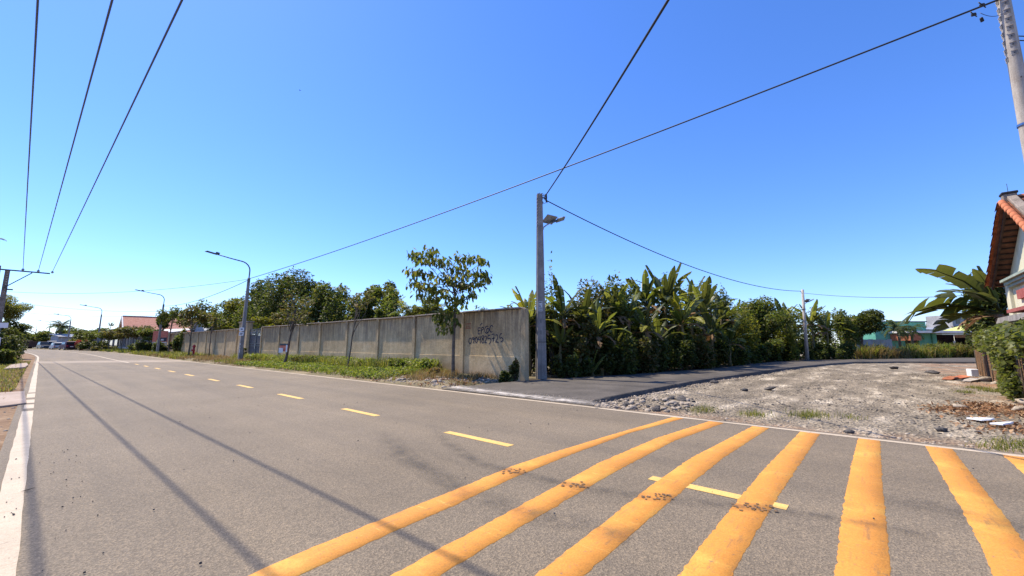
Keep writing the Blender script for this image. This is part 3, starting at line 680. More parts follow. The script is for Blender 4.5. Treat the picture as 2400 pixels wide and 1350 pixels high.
for row, (y0, y1, x0, x1) in enumerate(((392, 440, 295, 480), (475, 510, 310, 465), (540, 572, 295, 490))):
    x = x0
    while x < x1:
        st.append([(x, y0 - (x - x0) * .05), (x + 3, (y0 + y1) / 2), (x, y1 - (x - x0) * .05)]); x += 19 if row < 2 else 15
        if rnd.random() < .45: st.append([(x - 17, y0 + 6), (x - 3, y0 + 6)])
spray(st, .016, 'red_stencil', M['red_ink'])
# far run of the wall, past the gate
fw = thing('boundary_wall', 'far stretch of rendered wall beyond the dark gate, red hydrant in front', 'wall', (WX, 50, 0))
def fpart(name, mb, m, bev=0): o = mb.build(name, m, fw); o.matrix_parent_inverse = Matrix.Translation((-WX, -50, 0)); return o
wall_run([49.8, 53.8, 57.8, 61.8, 65.8, 69.8, 74, 78, 82, 86], fpart)
gpst = thing('gate_post', 'broad grey concrete gate post beside the dark metal gate', 'gate post', (WX + .2, 47.9, 0))
MB().box((0, 0, 1.7), (.5, 2.6, 4.0)).build('shaft', M['plaster'], gpst, bevel=.02); MB().box((0, 0, 3.77), (.66, 2.76, .14)).build('cap', M['coping'], gpst, bevel=.02)
gate = thing('metal_gate', 'dark steel double gate with open scrollwork top between wall and post', 'gate', (WX + .22, 44.55, .05))
for s, yy in ((-1, -.95), (1, .95)):
    mb = MB(); mb.box((0, yy, 1.25), (.03, 1.78, 2.2)); leafp = mb.build('leaf_panel', M['rust_steel'], gate)
    mb = MB()
    for z in (.15, 1.35, 1.55, 2.4, 2.95): mb.box((-.03, yy, z), (.05, 1.86, .05))
    for y2 in (-.9, .9): mb.box((-.03, yy + y2, 1.5), (.05, .05, 2.95))
    mb.build('gate_frame', M['dark_steel'], gate)
    for k in range(7):
        MB().box((-.03, yy - .75 + k * .25, 2.67), (.02, .02, .52)).build('bar', M['grey_steel'], gate)
    for k in range(4):
        a = [(-.04, yy - .62 + k * .4 + .12 * math.cos(q), 2.66 + .12 * math.sin(q)) for q in np.linspace(0, 2 * PI, 12)]
        MB().tube(a, .012, 4).build('scroll', M['grey_steel'], gate)
MB().box((-.08, .0, 1.3), (.05, .06, .5)).build('latch', M['grey_steel'], gate)

# ------------------------------------------------------------------ poles, street lamps, wires
def sheet_text(mb_parent, rows, w, h, loc, rot, name='notice', cols=None):
    """small paper notice with rows of dark printed blocks"""
    mb = MB(); mb.box((0, 0, 0), (w, .006, h)); o = mb.build(name, M['paper'], mb_parent); o.location = loc; o.rotation_euler = rot
    for z, hh, segs in rows:
        for a, b in segs: MB().box(((a + b) / 2 * w / 2, -.0055, z * h / 2), ((b - a) * w / 2, .004, hh * h / 2)).build('print', M['ink'], o)
    return o
# corner pole: H-section precast concrete, turned so that two faces show
cp = ground_at(1269, 886, .02); CPX, CPY = 14.78, 11.2
pole = thing('utility_pole', 'tall grey precast concrete pole standing at the lane corner beside the wall end', 'utility pole', (CPX, CPY, 0), R(-38))
mb = MB(); H = 8.55
def hsec(k): a, b, c, d = .19 * k, .15 * k, .075 * k, .055 * k; return [(-a, -b), (a, -b), (a, -b + c), (a - .0, -b + c), (d + .03, -b + c + .01), (d + .03, b - c - .01), (a, b - c), (a, b), (-a, b), (-a, b - c), (-d - .03, b - c - .01), (-d - .03, -b + c + .01), (-a, -b + c)]
lv = [(-.3, 1.16), (0, 1.13), (2.5, .98), (5, .83), (7, .72), (H, .63)]
pr = [hsec(k) for _, k in lv]; n_ = len(pr[0])
vv = [(p[0], p[1], z) for (z, _), q in zip(lv, pr) for p in q]
ff = [(i * n_ + k, i * n_ + (k + 1) % n_, (i + 1) * n_ + (k + 1) % n_, (i + 1) * n_ + k) for i in range(len(lv) - 1) for k in range(n_)] + [tuple(range((len(lv) - 1) * n_, len(lv) * n_))]
mb.add(vv, ff); mb.build('shaft', M['concrete'], pole)
for k in range(9): MB().box((-.145, -.10, 7.0 + k * .16), (.06, .05, .07), taper=.7).build('notch', M['concrete'], pole)
for z, hh in ((2.55, .16), (2.05, .18)): MB().box((-.03, -.148, z), (.02, .012, hh)).build('slot', M['ink'], pole)
MB().box((.0, 0, 1.62), (.40, .325, .022)).build('tie_wire', M['wire'], pole)
sheet_text(pole, [(.8, .22, [(-.8, -.2), (-.1, .3), (.45, .75)]), (.42, .2, [(-.7, -.4), (-.1, 0), (.4, .6)]), (.02, .25, [(-.8, .0), (.2, .4)]), (-.38, .2, [(-.85, .8)]), (-.78, .2, [(-.85, -.3), (-.2, .7)])], .17, .44, (-.04, -.147, 3.22), (0, 0, 0))
mb = MB(); r_ = random.Random(4)
for k in range(9):
    a = r_.random() * 6.3; b = a + r_.uniform(1, 3); rr = r_.uniform(.12, .24)
    mb.tube([(math.cos(a + (b - a) * t) * rr + .14, math.sin(a + (b - a) * t) * rr * .7 - .05, H - .25 + .22 * math.sin(t * 5 + k) + .08 * t) for t in np.linspace(0, 1, 7)], .012, 4)
mb.build('cable_tangle', M['wire'], pole)
MB().tube([(.15, -.1, H - .2), (.32, -.16, H - .28)], .035, 6).build('cable_clamp', M['wire'], pole)
def solar_lamp(loc, rz, label, s=1.0):
    t = thing('solar_lamp', label, 'street lamp', loc, rz, 'solar lamps on the lane poles'); t.scale = (s, s, s)
    MB().tube([(.0, 0, -.12), (.22, 0, .06), (.55, 0, .25)], .03, 8).build('arm', M['grey_steel'], t, True)
    MB().box((0, 0, -.12), (.12, .12, .12)).build('bracket', M['grey_steel'], t)
    rot = Matrix.Rotation(R(-14), 4, 'Y') @ Matrix.Rotation(R(-30), 4, 'X') @ Matrix.Rotation(R(25), 4, 'Z')
    MB().box((.38, 0, .36), (.62, .46, .03), rot=rot).build('solar_panel', M['solar'], t); MB().box((.38, 0, .338), (.66, .50, .018), rot=rot).build('panel_frame', M['grey_sheet'], t)
    MB().box((.62, 0, .27), (.30, .22, .07), rot=Matrix.Rotation(R(-22), 4, 'Y'), taper=.8).build('housing', M['dark_steel'], t)
    MB().box((.93, 0, .40), (.46, .28, .05), rot=Matrix.Rotation(R(-22), 4, 'Y') @ Matrix.Rotation(R(-25), 4, 'X'), taper=.85).build('lamp_head', M['grey_sheet'], t)
    return t
solar_lamp((CPX + .07, CPY - .09, 7.0), R(-32), 'grey solar lamp with tilted panel on the lane corner pole')
# second lane pole
P2 = by_lane(1889, .25); H2 = z_at(1878, 679, P2)
pole2 = thing('utility_pole', 'slim leaning concrete pole at the lane bend by the far bananas', 'utility pole', P2, R(20))
pole2.rotation_euler = (R(1.0), R(-1.6), R(20))
MB().tube([(0, 0, -.3), (0, 0, H2 / 2), (0, 0, H2)], [.17, .14, .11], 10).build('shaft', M['pole_pale'], pole2, True)
MB().box((.35, .0, H2 - .15), (.7, .05, .05)).build('bracket', M['dark_steel'], pole2)
MB().box((0, 0, H2 * .72), (.3, .3, .05)).build('band', M['dark_steel'], pole2)
solar_lamp((P2.x + .2, P2.y - .1, z_at(1885, 712, P2)), R(-45), 'small solar lamp on the slim pole at the lane bend', .95)
# near round pole on the far side of the lot corner
NP = at_depth(2502, 808, 8.6); NPX, NPY = NP.x, NP.y
npole = thing('utility_pole', 'thick pale round concrete pole with stepped holes, right edge by the roadside', 'utility pole', (NPX, NPY, -.05))
MB().tube([(0, 0, -.3), (0, 0, 3), (0, 0, 6), (0, 0, 9), (0, 0, 12.4)], [.166, .15, .13, .113, .095], 20).build('shaft', M['pole_pale'], npole, True)
toc = math.atan2(-NPY, -NPX)
for side, off, zz0 in ((0, R(9), 0), (1, R(-72), 10)):
    for k in range(11):
        z = z_at(2370, 126 - 20.6 * k + zz0, Vector((NPX, NPY, 0))); a = toc + off; rr = .130 - (z - 6) * .0056
        c = Vector((math.cos(a) * (rr - .005), math.sin(a) * (rr - .005), z)); rot = Matrix.Rotation(a, 4, 'Z')
        mbk = MB(); mbk.box((0, 0, 0), (.016, .105, .10)); o = mbk.build('step_recess', M['concrete'], npole, bevel=.004); o.location = c; o.rotation_euler = (0, 0, a)
        h_ = MB().tube([(-.02, 0, 0), (.013, 0, 0)], .014, 8).build('hole', M['ink'], o); MB().box((.006, 0, .056), (.02, .11, .014)).build('lip', M['pole_pale'], o)
MB().tube([(0, 0, z_at(2396, 292, NP)), (0, 0, z_at(2396, 292, NP) + .05)], .1465, 20, False).build('tape_band', M['blue_tape'], npole)
a = toc + R(20); MB().tube([(math.cos(a) * .135, math.sin(a) * .12, z_at(2390, 182, NP)), (math.cos(a) * .15, math.sin(a) * .15, z_at(2390, 182, NP) + .01)], .012, 6).build('bolt', M['ink'], npole)
def wire(name, label, a, b, sag, rad, m='wire', n_=28, cat='cable', group=None):
    a, b = Vector(a), Vector(b); pts = [a.lerp(b, t) - Vector((0, 0, sag * 4 * t * (1 - t))) for t in np.linspace(0, 1, n_)]
    return tag(MB().tube(pts, rad, 6).build(name, M[m], None, True), label, cat, group)
# street lamps along the right side of the main road
def street_lamp(Y, X, label, lean=0, first=False, hgt=7.0):
    c = float(cs(Y)); t = thing('street_lamp', label, 'street lamp', (X + c, Y, float(zr(Y)) + .05), 0, 'street lamps along the road verge'); Y = min(Y, 200)
    t.rotation_euler = (R(rnd.uniform(-.3, .3)), R(lean), R(math.degrees(-(Y - 70) / 350) if Y > 70 else 0) * -1)
    MB().box((0, 0, hgt / 2 - .2), (.30, .30, hgt + .4), taper=.62).build('post', M['concrete'], t, bevel=.02)
    MB().tube([(0, 0, hgt - .35), (0, 0, hgt + .1)], .11, 8).build('sleeve', M['dark_steel'], t, True)
    pts = [(0, 0, hgt)] + [(0, 0, hgt + .7)] + [(-.75 * (1 - math.cos(q)), 0, hgt + .7 + .75 * math.sin(q)) for q in np.linspace(.15, 1.35, 7)] + [(-1.55, 0, hgt + 1.56), (-2.5, 0, hgt + 1.72)]
    MB().tube(pts, [.05] * 9 + [.042, .04], 8).build('arm', M['dark_steel'], t, True)
    hd = MB().box((-2.85, 0, hgt + 1.78), (.85, .27, .10), rot=Matrix.Rotation(R(9), 4, 'Y'), taper=.8).build('lamp_head', M['dark_steel'], t, bevel=.015)
    MB().box((-2.42, 0, hgt + 1.80), (.26, .2, .17), rot=Matrix.Rotation(R(9), 4, 'Y')).build('driver_box', M['dark_steel'], t, bevel=.02)
    return t
def lamp_row(px, D): p = at_depth(px, 805, D); return p.y, p.x - float(cs(p.y))
SL = [(39.6, 11.0, 'street lamp with two notices on its leaning post, beside the dark gate', 1.1), (75.5, 10.9, 'street lamp standing beside the red board, before the salmon roof', .8),
      (*lamp_row(228, 82), 'street lamp third along the verge, beside the long shed', .3), (*lamp_row(158, 106), 'street lamp behind the maroon car, among low trees', 0), (*lamp_row(111, 132), 'small distant street lamp past the parked cars', 0), (*lamp_row(80, 160), 'faint farthest street lamp where the road bends', 0)]
lamps = [street_lamp(y, x, l, ln_) for y, x, l, ln_ in SL]
for k, z in enumerate((2.72, 2.35)): sheet_text(lamps[0], [(.3, .35, [(-.5, .6)]), (-.3, .3, [(-.6, .5)])] if k else [(.1, .5, [(-.4, .4)])], .36, .30, (-.15, -.15, z), (0, 0, R(-42)))
for z in (1.5, 1.22, 1.0, .86): MB().box((-.13, -.145, z), (.05, .01, .12)).build('paint_mark', M['white'], lamps[0])
# left pole pair with crossarm carrying the three power lines
X0 = lambda r0, y: r0 - .0225 * y
LPY = 61.0; lt = at_y(115, 634, LPY); ZW = 8.72
lp = thing('utility_pole', 'twin dark concrete poles with crossarm and three insulators, left of the road', 'utility pole', (lt.x - 2.9, LPY, 0))
zt = z_at(24, 618, Vector((lt.x - 2.9, LPY, 0)))
for k, (dx, h) in enumerate(((-.25, .15), (.32, -.15))): MB().box((dx, k * .2, (ZW + h) / 2 - .1), (.44, .36, ZW + h + .2), taper=.7).build('post', M['coping'], lp, bevel=.02)
for k in range(9): MB().box((.36, .02, ZW - 2.3 + k * .24), (.09, .2, .09)).build('rung', M['pole_pale'], lp)
MB().box((1.45, -.15, ZW - .22), (3.1, .10, .12)).build('crossarm', M['dark_steel'], lp)
MB().tube([(.3, -.15, ZW - 1.9), (1.85, -.15, ZW - .3)], .045, 6).build('brace', M['dark_steel'], lp)
for r0 in (-.49, .485, 1.40):
    x = X0(r0, LPY) - (lt.x - 2.9); MB().tube([(x, -.15, ZW - .18), (x, -.15, ZW - .08), (x, -.15, ZW - .02), (x, -.15, ZW + .05)], [.05, .11, .09, .05], 8).build('insulator', M['grey_steel'], lp)
MB().box((.62, -.1, ZW - 2.05), (.45, .12, .12)).build('bracket', M['dark_steel'], lp)
for r0, lb in ((-.49, 'nearest the left edge'), (.485, 'in the middle'), (1.40, 'running to the tip of the crossarm')):
    wire('power_line', 'dark blue overhead power line of three, ' + lb, (X0(r0, LPY), LPY - .15, ZW), (X0(r0, -60), -60, ZW), .25, .020, 'wire_blue', 40, 'power line', 'overhead power lines')
lp2 = thing('utility_pole', 'dark concrete pole half hidden at the left edge behind tree tops', 'utility pole', (-4.75, 63, 0))
MB().box((0, 0, 3.4), (.40, .34, 8.0), taper=.65).build('post', M['coping'], lp2, bevel=.02)
MB().box((.1, 0, 6.0), (1.0, .08, .08)).build('bracket', M['dark_steel'], lp2)
for k, (x0, z0, x1, z1) in enumerate(((-4.6, 7.0, -2.3, 6.6), (-4.6, 6.5, -2.4, 6.0), (-4.6, 5.9, -2.6, 5.4))):
    wire('service_cable', ('dark service cable fanning up at the left edge, upper strand', 'dark service cable fanning up at the left edge, middle strand', 'dark service cable fanning up at the left edge, lowest strand')[k], (x0, 62, z0), (x1, 24 + 3 * k, z1), .2, .025, 'wire', 16, group='service cables at the left edge')
# road-crossing and lane cables
nt = Vector((NPX - .1, NPY + .05, z_at(2330, 4, Vector((NPX - .1, NPY + .05, 0)))))
l1 = Vector((11.0, 39.5, z_at(586, 655, Vector((11.0, 39.5, 0)))))
wire('lane_cable', 'long black cable sloping from the round pole down to the street lamp by the gate', nt, l1, .35, .022, 'wire', 50)
wire('lane_cable', 'black cable running from the gate street lamp on to the lamp by the red board', l1 - Vector((0, 0, .1)), (10.9, 75.4, z_at(372, 717, Vector((10.9, 75.4, 0)))), .55, .022, 'wire', 20)
wire('lane_cable', 'thin grey cable stretching from the gate street lamp across the road to the left poles', l1, (lt.x - 2.6, LPY + .1, z_at(45, 685, Vector((lt.x - 2.6, LPY, 0)))), .6, .014, 'wire_far', 30)
c_top = Vector((CPX + .15, CPY - .2, H - .28))
wire('lane_cable', 'twisted black cable from the lane corner pole rising overhead across the road', c_top + Vector((0, 0, .15)), (-2.9, -8.2, 7.4), .35, .028, 'wire', 60)
p2t = Vector((P2.x - .15, P2.y, z_at(1872, 683, P2)))
wire('lane_cable', 'sagging black cable from the lane corner pole to the slim pole at the bend', c_top, p2t, 1.05, .024, 'wire', 50)
wire('lane_cable', 'black cable from the slim pole leading right behind the banana leaves', p2t + Vector((.9, -.1, -.1)), (41.5, -9.2, 5.05), .55, .02, 'wire', 40)
for k, (yl, yr, xl) in enumerate(((714, 728, 75), (733, 737, 60), (752, 760, 60), (764, 771, 55))):
    a = at_y(xl, yl, 92 + 14 * k); b = at_y(420 - 20 * k, yr, 84 + 14 * k)
    wire('crossing_cable', ('faint grey cable crossing high over the far road, topmost', 'faint grey cable crossing the far road, second from the top', 'faint grey cable crossing the far road, third from the top', 'faint grey cable crossing the far road, lowest')[k], a, b, .5, .016, 'wire_far', 14, group='cables crossing the far road')
for px, py, w, h, rz, lb in ((2282, 34, .15, .07, .3, 'black cable joint box under the near cable'), (2302, 12, .17, .075, .3, 'black cable joint box clamped on top of the near cable'), (2301, 46, .05, .11, .1, 'small black tag hanging below the near cable')):
    P = at_depth(px, py, 8.75 if px < 2300 else 8.6)
    t = thing('joint_box', lb, 'cable joint', P, R(150)); MB().box((0, 0, 0), (w, .06, h), rot=Matrix.Rotation(.42, 4, 'Y'), taper=.85).build('casing', M['ink'], t, bevel=.012); MB().tube([(-w * .8, 0, -.02), (w * .8, 0, .03)], .012, 5).build('lead', M['wire'], t)
P = at_depth(2297, 30, 8.7); Q = Vector((NPX - .13, NPY, P.z - .12))
wire('drop_wire', 'thin blue-black drop wire curling to the round pole', P, Q, .12, .006, 'wire_blue', 14)
for k in (0, 1): wire('drop_wire', ('upper thin cable leaving the round pole to the right', 'lower thin cable leaving the round pole to the right')[k], (NPX + .1, NPY - .05, z_at(2390, 72 + 11 * k, NP)), (NPX + 9, NPY - 12, 8.2 - k * .2), .3, .012, 'wire', 10)

# ------------------------------------------------------------------ roadside things on the right verge
P = at_x(453, 830, 11.6); hy = thing('fire_hydrant', 'red fire hydrant on the weedy verge before the far wall', 'hydrant', (P.x, P.y, float(zr(P.y)) + .12)); k = 1.25
MB().tube([(0, 0, -.1), (0, 0, .08), (0, 0, .1), (0, 0, .9 * k)], [.17, .17, .11, .11], 12).build('barrel', M['red_paint'], hy, True)
MB().tube([(0, 0, .9 * k), (0, 0, .95 * k), (0, 0, 1.05 * k), (0, 0, 1.12 * k)], [.17, .17, .12, .03], 12).build('bonnet', M['red_paint'], hy, True)
for dx, dy in ((-1, 0), (0, -1), (0, 1)): MB().tube([(0, 0, .62 * k), (dx * .24, dy * .24, .62 * k)], [.085, .095], 10).build('outlet', M['red_paint'], hy, True)
P = at_x(372, 822, 11.7); rb = thing('sign_board', 'faded red notice board with dark picture on two posts beside the verge', 'sign', (P.x, P.y, float(zr(P.y)) + .05), R(-35))
MB().box((0, 0, 2.55), (1.9, .05, 1.75)).build('board', M['red_board'], rb)
for s in (-.85, .85): MB().box((s, .06, 1.5), (.09, .09, 3.1)).build('post', M['grey_steel'], rb)
MB().box((.25, -.03, 2.15), (1.2, .012, .55)).build('picture', M['rust_steel'], rb); MB().box((.32, -.037, 2.1), (.35, .012, .22)).build('picture_detail', M['pale_roof'], rb); MB().box((0, -.03, 1.72), (1.8, .012, .12)).build('caption_strip', M['pale_roof'], rb)
# fence of dark bars on a low plinth, and the long shed behind it
fn = thing('bar_fence', 'dark metal bar fence on a low grey plinth along the far verge', 'fence', (12.9, 92, 0))
def fp(name, mb, m): o = mb.build(name, m, fn); o.matrix_parent_inverse = Matrix.Translation((-12.9, -92, 0))
ys_ = np.arange(88, 134, 3.2)
for a, b in zip(ys_[:-1], ys_[1:]):
    c0, c1 = float(cs(a)) + 12.9, float(cs(b)) + 12.9; z0 = float(zr(a)); ang = math.atan2(c1 - c0, b - a); mid = ((c0 + c1) / 2, (a + b) / 2)
    fp('plinth', MB().box((mid[0], mid[1], z0 + .3), (.2, 3.2, .9), -ang), M['grey_build'])
    fp('post', MB().box((c0, a, z0 + 1.4), (.28, .28, 2.9)), M['grey_build'])
    mb = MB()
    for z in (.95, 2.45): mb.box((mid[0], mid[1], z0 + z), (.05, 2.95, .05), -ang)
    fp('rail', mb, M['rust_steel'])
    for q in range(7):
        t = (q + .7) / 7.4; fp('bar', MB().box((c0 + (c1 - c0) * t, a + (b - a) * t, z0 + 1.72), (.035, .10, 1.75)), M['rust_steel'])
sh = thing('long_shed', 'long low shed with pale sheet roof behind the bar fence', 'shed', (18.5, 98, 0))
def sp(name, mb, m): o = mb.build(name, m, sh); o.matrix_parent_inverse = Matrix.Translation((-18.5, -98, 0)); return o
for k in range(9):
    y = 88 + k * 5; c = float(cs(y)); z = float(zr(y))
    sp('roof_sheet', MB().add([(15.0 + c, y, z + 3.55), (15.0 + float(cs(y + 5)), y + 4.9, z + 3.55), (20.5 + float(cs(y + 5)), y + 4.9, z + 4.5), (20.5 + c, y, z + 4.5), (15.0 + c, y, z + 3.45), (15.0 + float(cs(y + 5)), y + 4.9, z + 3.45), (20.5 + float(cs(y + 5)), y + 4.9, z + 4.4), (20.5 + c, y, z + 4.4)], [(0, 1, 2, 3), (7, 6, 5, 4), (0, 4, 5, 1), (1, 5, 6, 2), (2, 6, 7, 3), (3, 7, 4, 0)]), M['pale_roof'])
    sp('wall', MB().box((17.5 + c, y + 2.4, z + 1.8), (.2, 4.85, 3.6)), M['grey_build']); sp('post', MB().box((15.4 + c, y + .2, z + 1.7), (.15, .15, 3.4)), M['rust_steel'])
# salmon-roofed house
a = at_depth(287, 741, 108); hs_ = thing('tiled_house', 'house with a salmon tiled gable roof above the far trees', 'house', (a.x, a.y, 0), R(0)); zt = a.z
w2, dr, LH = 5.2, 3.9, 17.0
for s in (-1, 1):
    mb = MB(); n_ = 14
    for k in range(n_):
        t0, t1 = k / n_, (k + 1) / n_; y0, y1 = s * w2 * t0, s * w2 * t1; z0, z1 = zt - dr * t0 + .02, zt - dr * t1 - .05
        mb.add([(0, y0, z0), (LH, y0, z0), (LH, y1, z1 + .09), (0, y1, z1 + .09), (0, y1, z1), (LH, y1, z1)], [(0, 1, 2, 3), (3, 2, 5, 4)])
    mb.build('roof_slope', M['salmon_roof'], hs_)
    MB().tube([(-.05, 0, zt + .05), (-.05, s * w2, zt - dr + .05)], .16, 6).build('verge_board', M['pale_roof'], hs_)
MB().tube([(0, 0, zt + .08), (LH, 0, zt + .08)], .14, 6).build('ridge', M['salmon_roof'], hs_)
MB().add([(.5, -w2 + .5, -.2), (.5, w2 - .5, -.2), (.5, w2 - .5, zt - dr), (.5, 0, zt - .3), (.5, -w2 + .5, zt - dr), (.8, -w2 + .5, -.2), (.8, w2 - .5, -.2), (.8, w2 - .5, zt - dr), (.8, 0, zt - .3), (.8, -w2 + .5, zt - dr)], [(0, 4, 3, 2, 1), (5, 6, 7, 8, 9), (0, 1, 6, 5), (1, 2, 7, 6), (2, 3, 8, 7), (3, 4, 9, 8), (4, 0, 5, 9)]).build('gable_wall', M['cream'], hs_)
MB().box((LH / 2 + .4, -w2 + .6, (zt - dr) / 2), (LH - 1, .3, zt - dr)).build('wall', M['cream'], hs_)
for k in range(3): wdw = MB().box((3.5 + k * 4.5, -w2 + .43, 2.2), (1.3, .06, 1.5)).build('window', M['glass'], hs_)
# small grey gable behind the far wall
a = at_x(465, 752, 17); gs = thing('grey_shed', 'small grey sheet-roofed shed peeking over the far wall', 'shed', (a.x, a.y, 0)); z1 = a.z + .4
for s in (-1, 1): MB().add([(0, 0, z1), (6, 0, z1), (6, s * 4.5, z1 - 2.1), (0, s * 4.5, z1 - 2.1), (0, 0, z1 - .1), (6, 0, z1 - .1), (6, s * 4.5, z1 - 2.2), (0, s * 4.5, z1 - 2.2)], [(0, 1, 2, 3), (7, 6, 5, 4), (0, 3, 7, 4), (3, 2, 6, 7), (2, 1, 5, 6)]).build('roof_sheet', M['grey_sheet'], gs)
MB().add([(.3, -4, -.2), (.3, 4, -.2), (.3, 4, z1 - 2), (.3, 0, z1 - .15), (.3, -4, z1 - 2)], [(0, 1, 2, 3, 4)]).build('gable_wall', M['grey_build'], gs)
MB().box((3, -3.9, (z1 - 2) / 2), (5.4, .15, z1 - 2)).build('wall', M['grey_build'], gs); MB().box((3, 3.9, (z1 - 2) / 2), (5.4, .15, z1 - 2)).build('wall', M['grey_build'], gs)
# far grey house by the palms
a = at_depth(128, 803, 112); fh = thing('small_house', 'small grey house with lean-to roof behind the parked cars', 'house', (a.x + 2, a.y + 6, .3), R(20))
MB().box((0, 0, 1.8), (4.4, 4, 3.6)).build('wall', M['grey_build'], fh); MB().box((0, -.3, 3.8), (5, 5, .2), rot=Matrix.Rotation(R(9), 4, 'X')).build('roof', M['grey_sheet'], fh); MB().box((2.9, -.5, 3.1), (2.0, 4, .15), rot=Matrix.Rotation(R(14), 4, 'Y')).build('awning', M['brick_red'], fh)
MB().box((1, -2.03, 1.2), (1.1, .08, 2.3)).build('door', M['wood_and_shade'], fh)

# ------------------------------------------------------------------ parked vehicles far down the road
def car(loc, rz, label, body, tall=1.0, L=4.5, group='cars parked beside the far road'):
    t = thing('parked_car', label, 'car', loc, rz, group); w = .9; k = tall
    pr = [(-L / 2, .38), (-L / 2 + .04, .85 * k), (-L / 2 + .25, .98 * k), (L / 2 - 1.15, 1.0 * k), (L / 2 - .2, .82 * k), (L / 2, .6), (L / 2, .34), (L / 2 - .4, .27), (-L / 2 + .3, .27)]
    MB().side_prism(pr, -w, w).build('body', body, t, bevel=.05)
    cb = [(-L / 2 + .18, .97 * k), (-L / 2 + .42, 1.62 * k), (-L / 2 + .7, 1.70 * k), (.25, 1.70 * k), (L / 2 - 1.2, 1.0 * k)]
    vs = []
    for x, sc2 in ((-w, 1), (w, 1)): vs += [(x * (.97 if z < 1.2 * k else .82), y, z) for y, z in cb]
    n_ = len(cb); MB().add(vs, [tuple(range(n_)), tuple(range(2 * n_ - 1, n_ - 1, -1))] + [(n_ + i, n_ + (i + 1) % n_, (i + 1) % n_, i) for i in range(n_)]).build('cabin', body, t, bevel=.03)
    rot = Matrix.Rotation(math.atan2(.24, .65 * k), 4, 'X')
    MB().box((0, -L / 2 + .275, 1.32 * k), (1.38, .03, .46 * k), rot=Matrix.Rotation(-math.atan2(.24, .65 * k), 4, 'X')).build('rear_window', M['glass'], t)
    MB().box((0, L / 2 - 1.73, 1.36 * k), (1.36, .03, .78 * k), rot=Matrix.Rotation(math.atan2(.78, .70 * k), 4, 'X')).build('windscreen', M['glass'], t)
    for s in (-1, 1):
        MB().box((s * .845, -.45, 1.34 * k), (.02, 1.9, .42 * k), rot=Matrix.Rotation(s * -R(10), 4, 'Y')).build('side_window', M['glass'], t)
        MB().box((s * .7, -L / 2 - .01, .82 * k), (.28, .05, .16)).build('tail_light', M['red_paint'], t); MB().box((s * .66, L / 2 - .05, .66), (.32, .08, .13)).build('headlight', M['white'], t)
        for y in (-L / 2 + .85, L / 2 - .85):
            wh = MB().tube([(s * (w - .14), y, .33), (s * (w + .03), y, .33)], .33, 14).build('wheel', M['rubber'], t, True); MB().tube([(s * (w + .02), y, .33), (s * (w + .045), y, .33)], .2, 10).build('rim', M['grey_steel'], wh)
    MB().box((0, -L / 2 - .02, .68 * k), (.5, .03, .13)).build('number_plate', M['white'], t); MB().box((0, -L / 2 - .04, .42), (1.7, .12, .2)).build('bumper', M['rubber'], t)
    return t
M['car_maroon'] = plain('maroon_paint', (.075, .012, .028), .5, 0, .25); M['car_white'] = plain('white_paint', (.52, .50, .47), .5, 0, .25); M['car_silver'] = plain('silver_paint', (.30, .285, .26), .5, 0, .25); M['car_black'] = plain('black_paint', (.02, .025, .028), .25)
def carpos(px, D): p = at_depth(px, 812, D); return (p.x, p.y, float(zr(p.y)) - .02)
car(carpos(159, 90), R(13), 'dark maroon estate car parked nearest, rear towards us', M['car_maroon'], 1.1)
car(carpos(133, 97), R(9), 'small white car parked just ahead of the maroon one', M['car_white'], .98, 4.0)
car(carpos(119, 108), R(6), 'silver van parked ahead of the white car', M['car_silver'], 1.25, 4.6)
car(carpos(103, 106), R(192), 'black and white car facing us farthest along the row', M['car_black'], 1.12, 4.2)
p = carpos(86, 112); dk = thing('flatbed_truck', 'low dark brown truck body beside the far road bend', 'truck', p, R(60))
MB().box((0, -.6, 1.25), (2.2, 3.6, 1.5)).build('load_bed', M['wood_and_shade'], dk, bevel=.05); MB().box((0, 2.1, 1.4), (2.1, 1.6, 1.9), taper=.9).build('cab', M['wood_and_shade'], dk, bevel=.1); MB().box((0, 2.93, 1.85), (1.7, .04, .6)).build('windscreen', M['glass'], dk)
for s in (-1, 1):
    for y in (-1.6, 1.9): MB().tube([(s * .8, y, .42), (s * 1.1, y, .42)], .42, 12).build('wheel', M['rubber'], dk, True)

# ------------------------------------------------------------------ left edge
P = ground_at(50, 833); P.z = lz(P.x, P.y) if P.y < 285 else .3
ks = thing('kilometre_stone', 'short grey roadside marker post with dark top at the left verge', 'marker post', P)
MB().box((0, 0, .42), (.42, .3, 1.1), taper=.9).build('post', M['pole_pale'], ks, bevel=.03); MB().box((0, 0, 1.03), (.46, .34, .16)).build('cap', M['dark_steel'], ks, bevel=.03)
P = at_depth(1, 812, 34); sg = thing('sign_post', 'white sign boards on a dark post half out of frame at the left', 'sign', (P.x, P.y, 0), R(-40))
MB().box((-.5, 0, 1.9), (.14, .14, 4.0)).build('post', M['dark_steel'], sg); MB().box((-.1, -.1, 3.1), (.95, .04, .42)).build('upper_board', M['white'], sg); MB().box((-.35, -.1, 1.75), (.75, .04, .7)).build('lower_board', M['white'], sg)
def left_spot(px, X): p = at_x(px, 812, X); return Vector((X, p.y, lz(X, min(p.y, 280))))

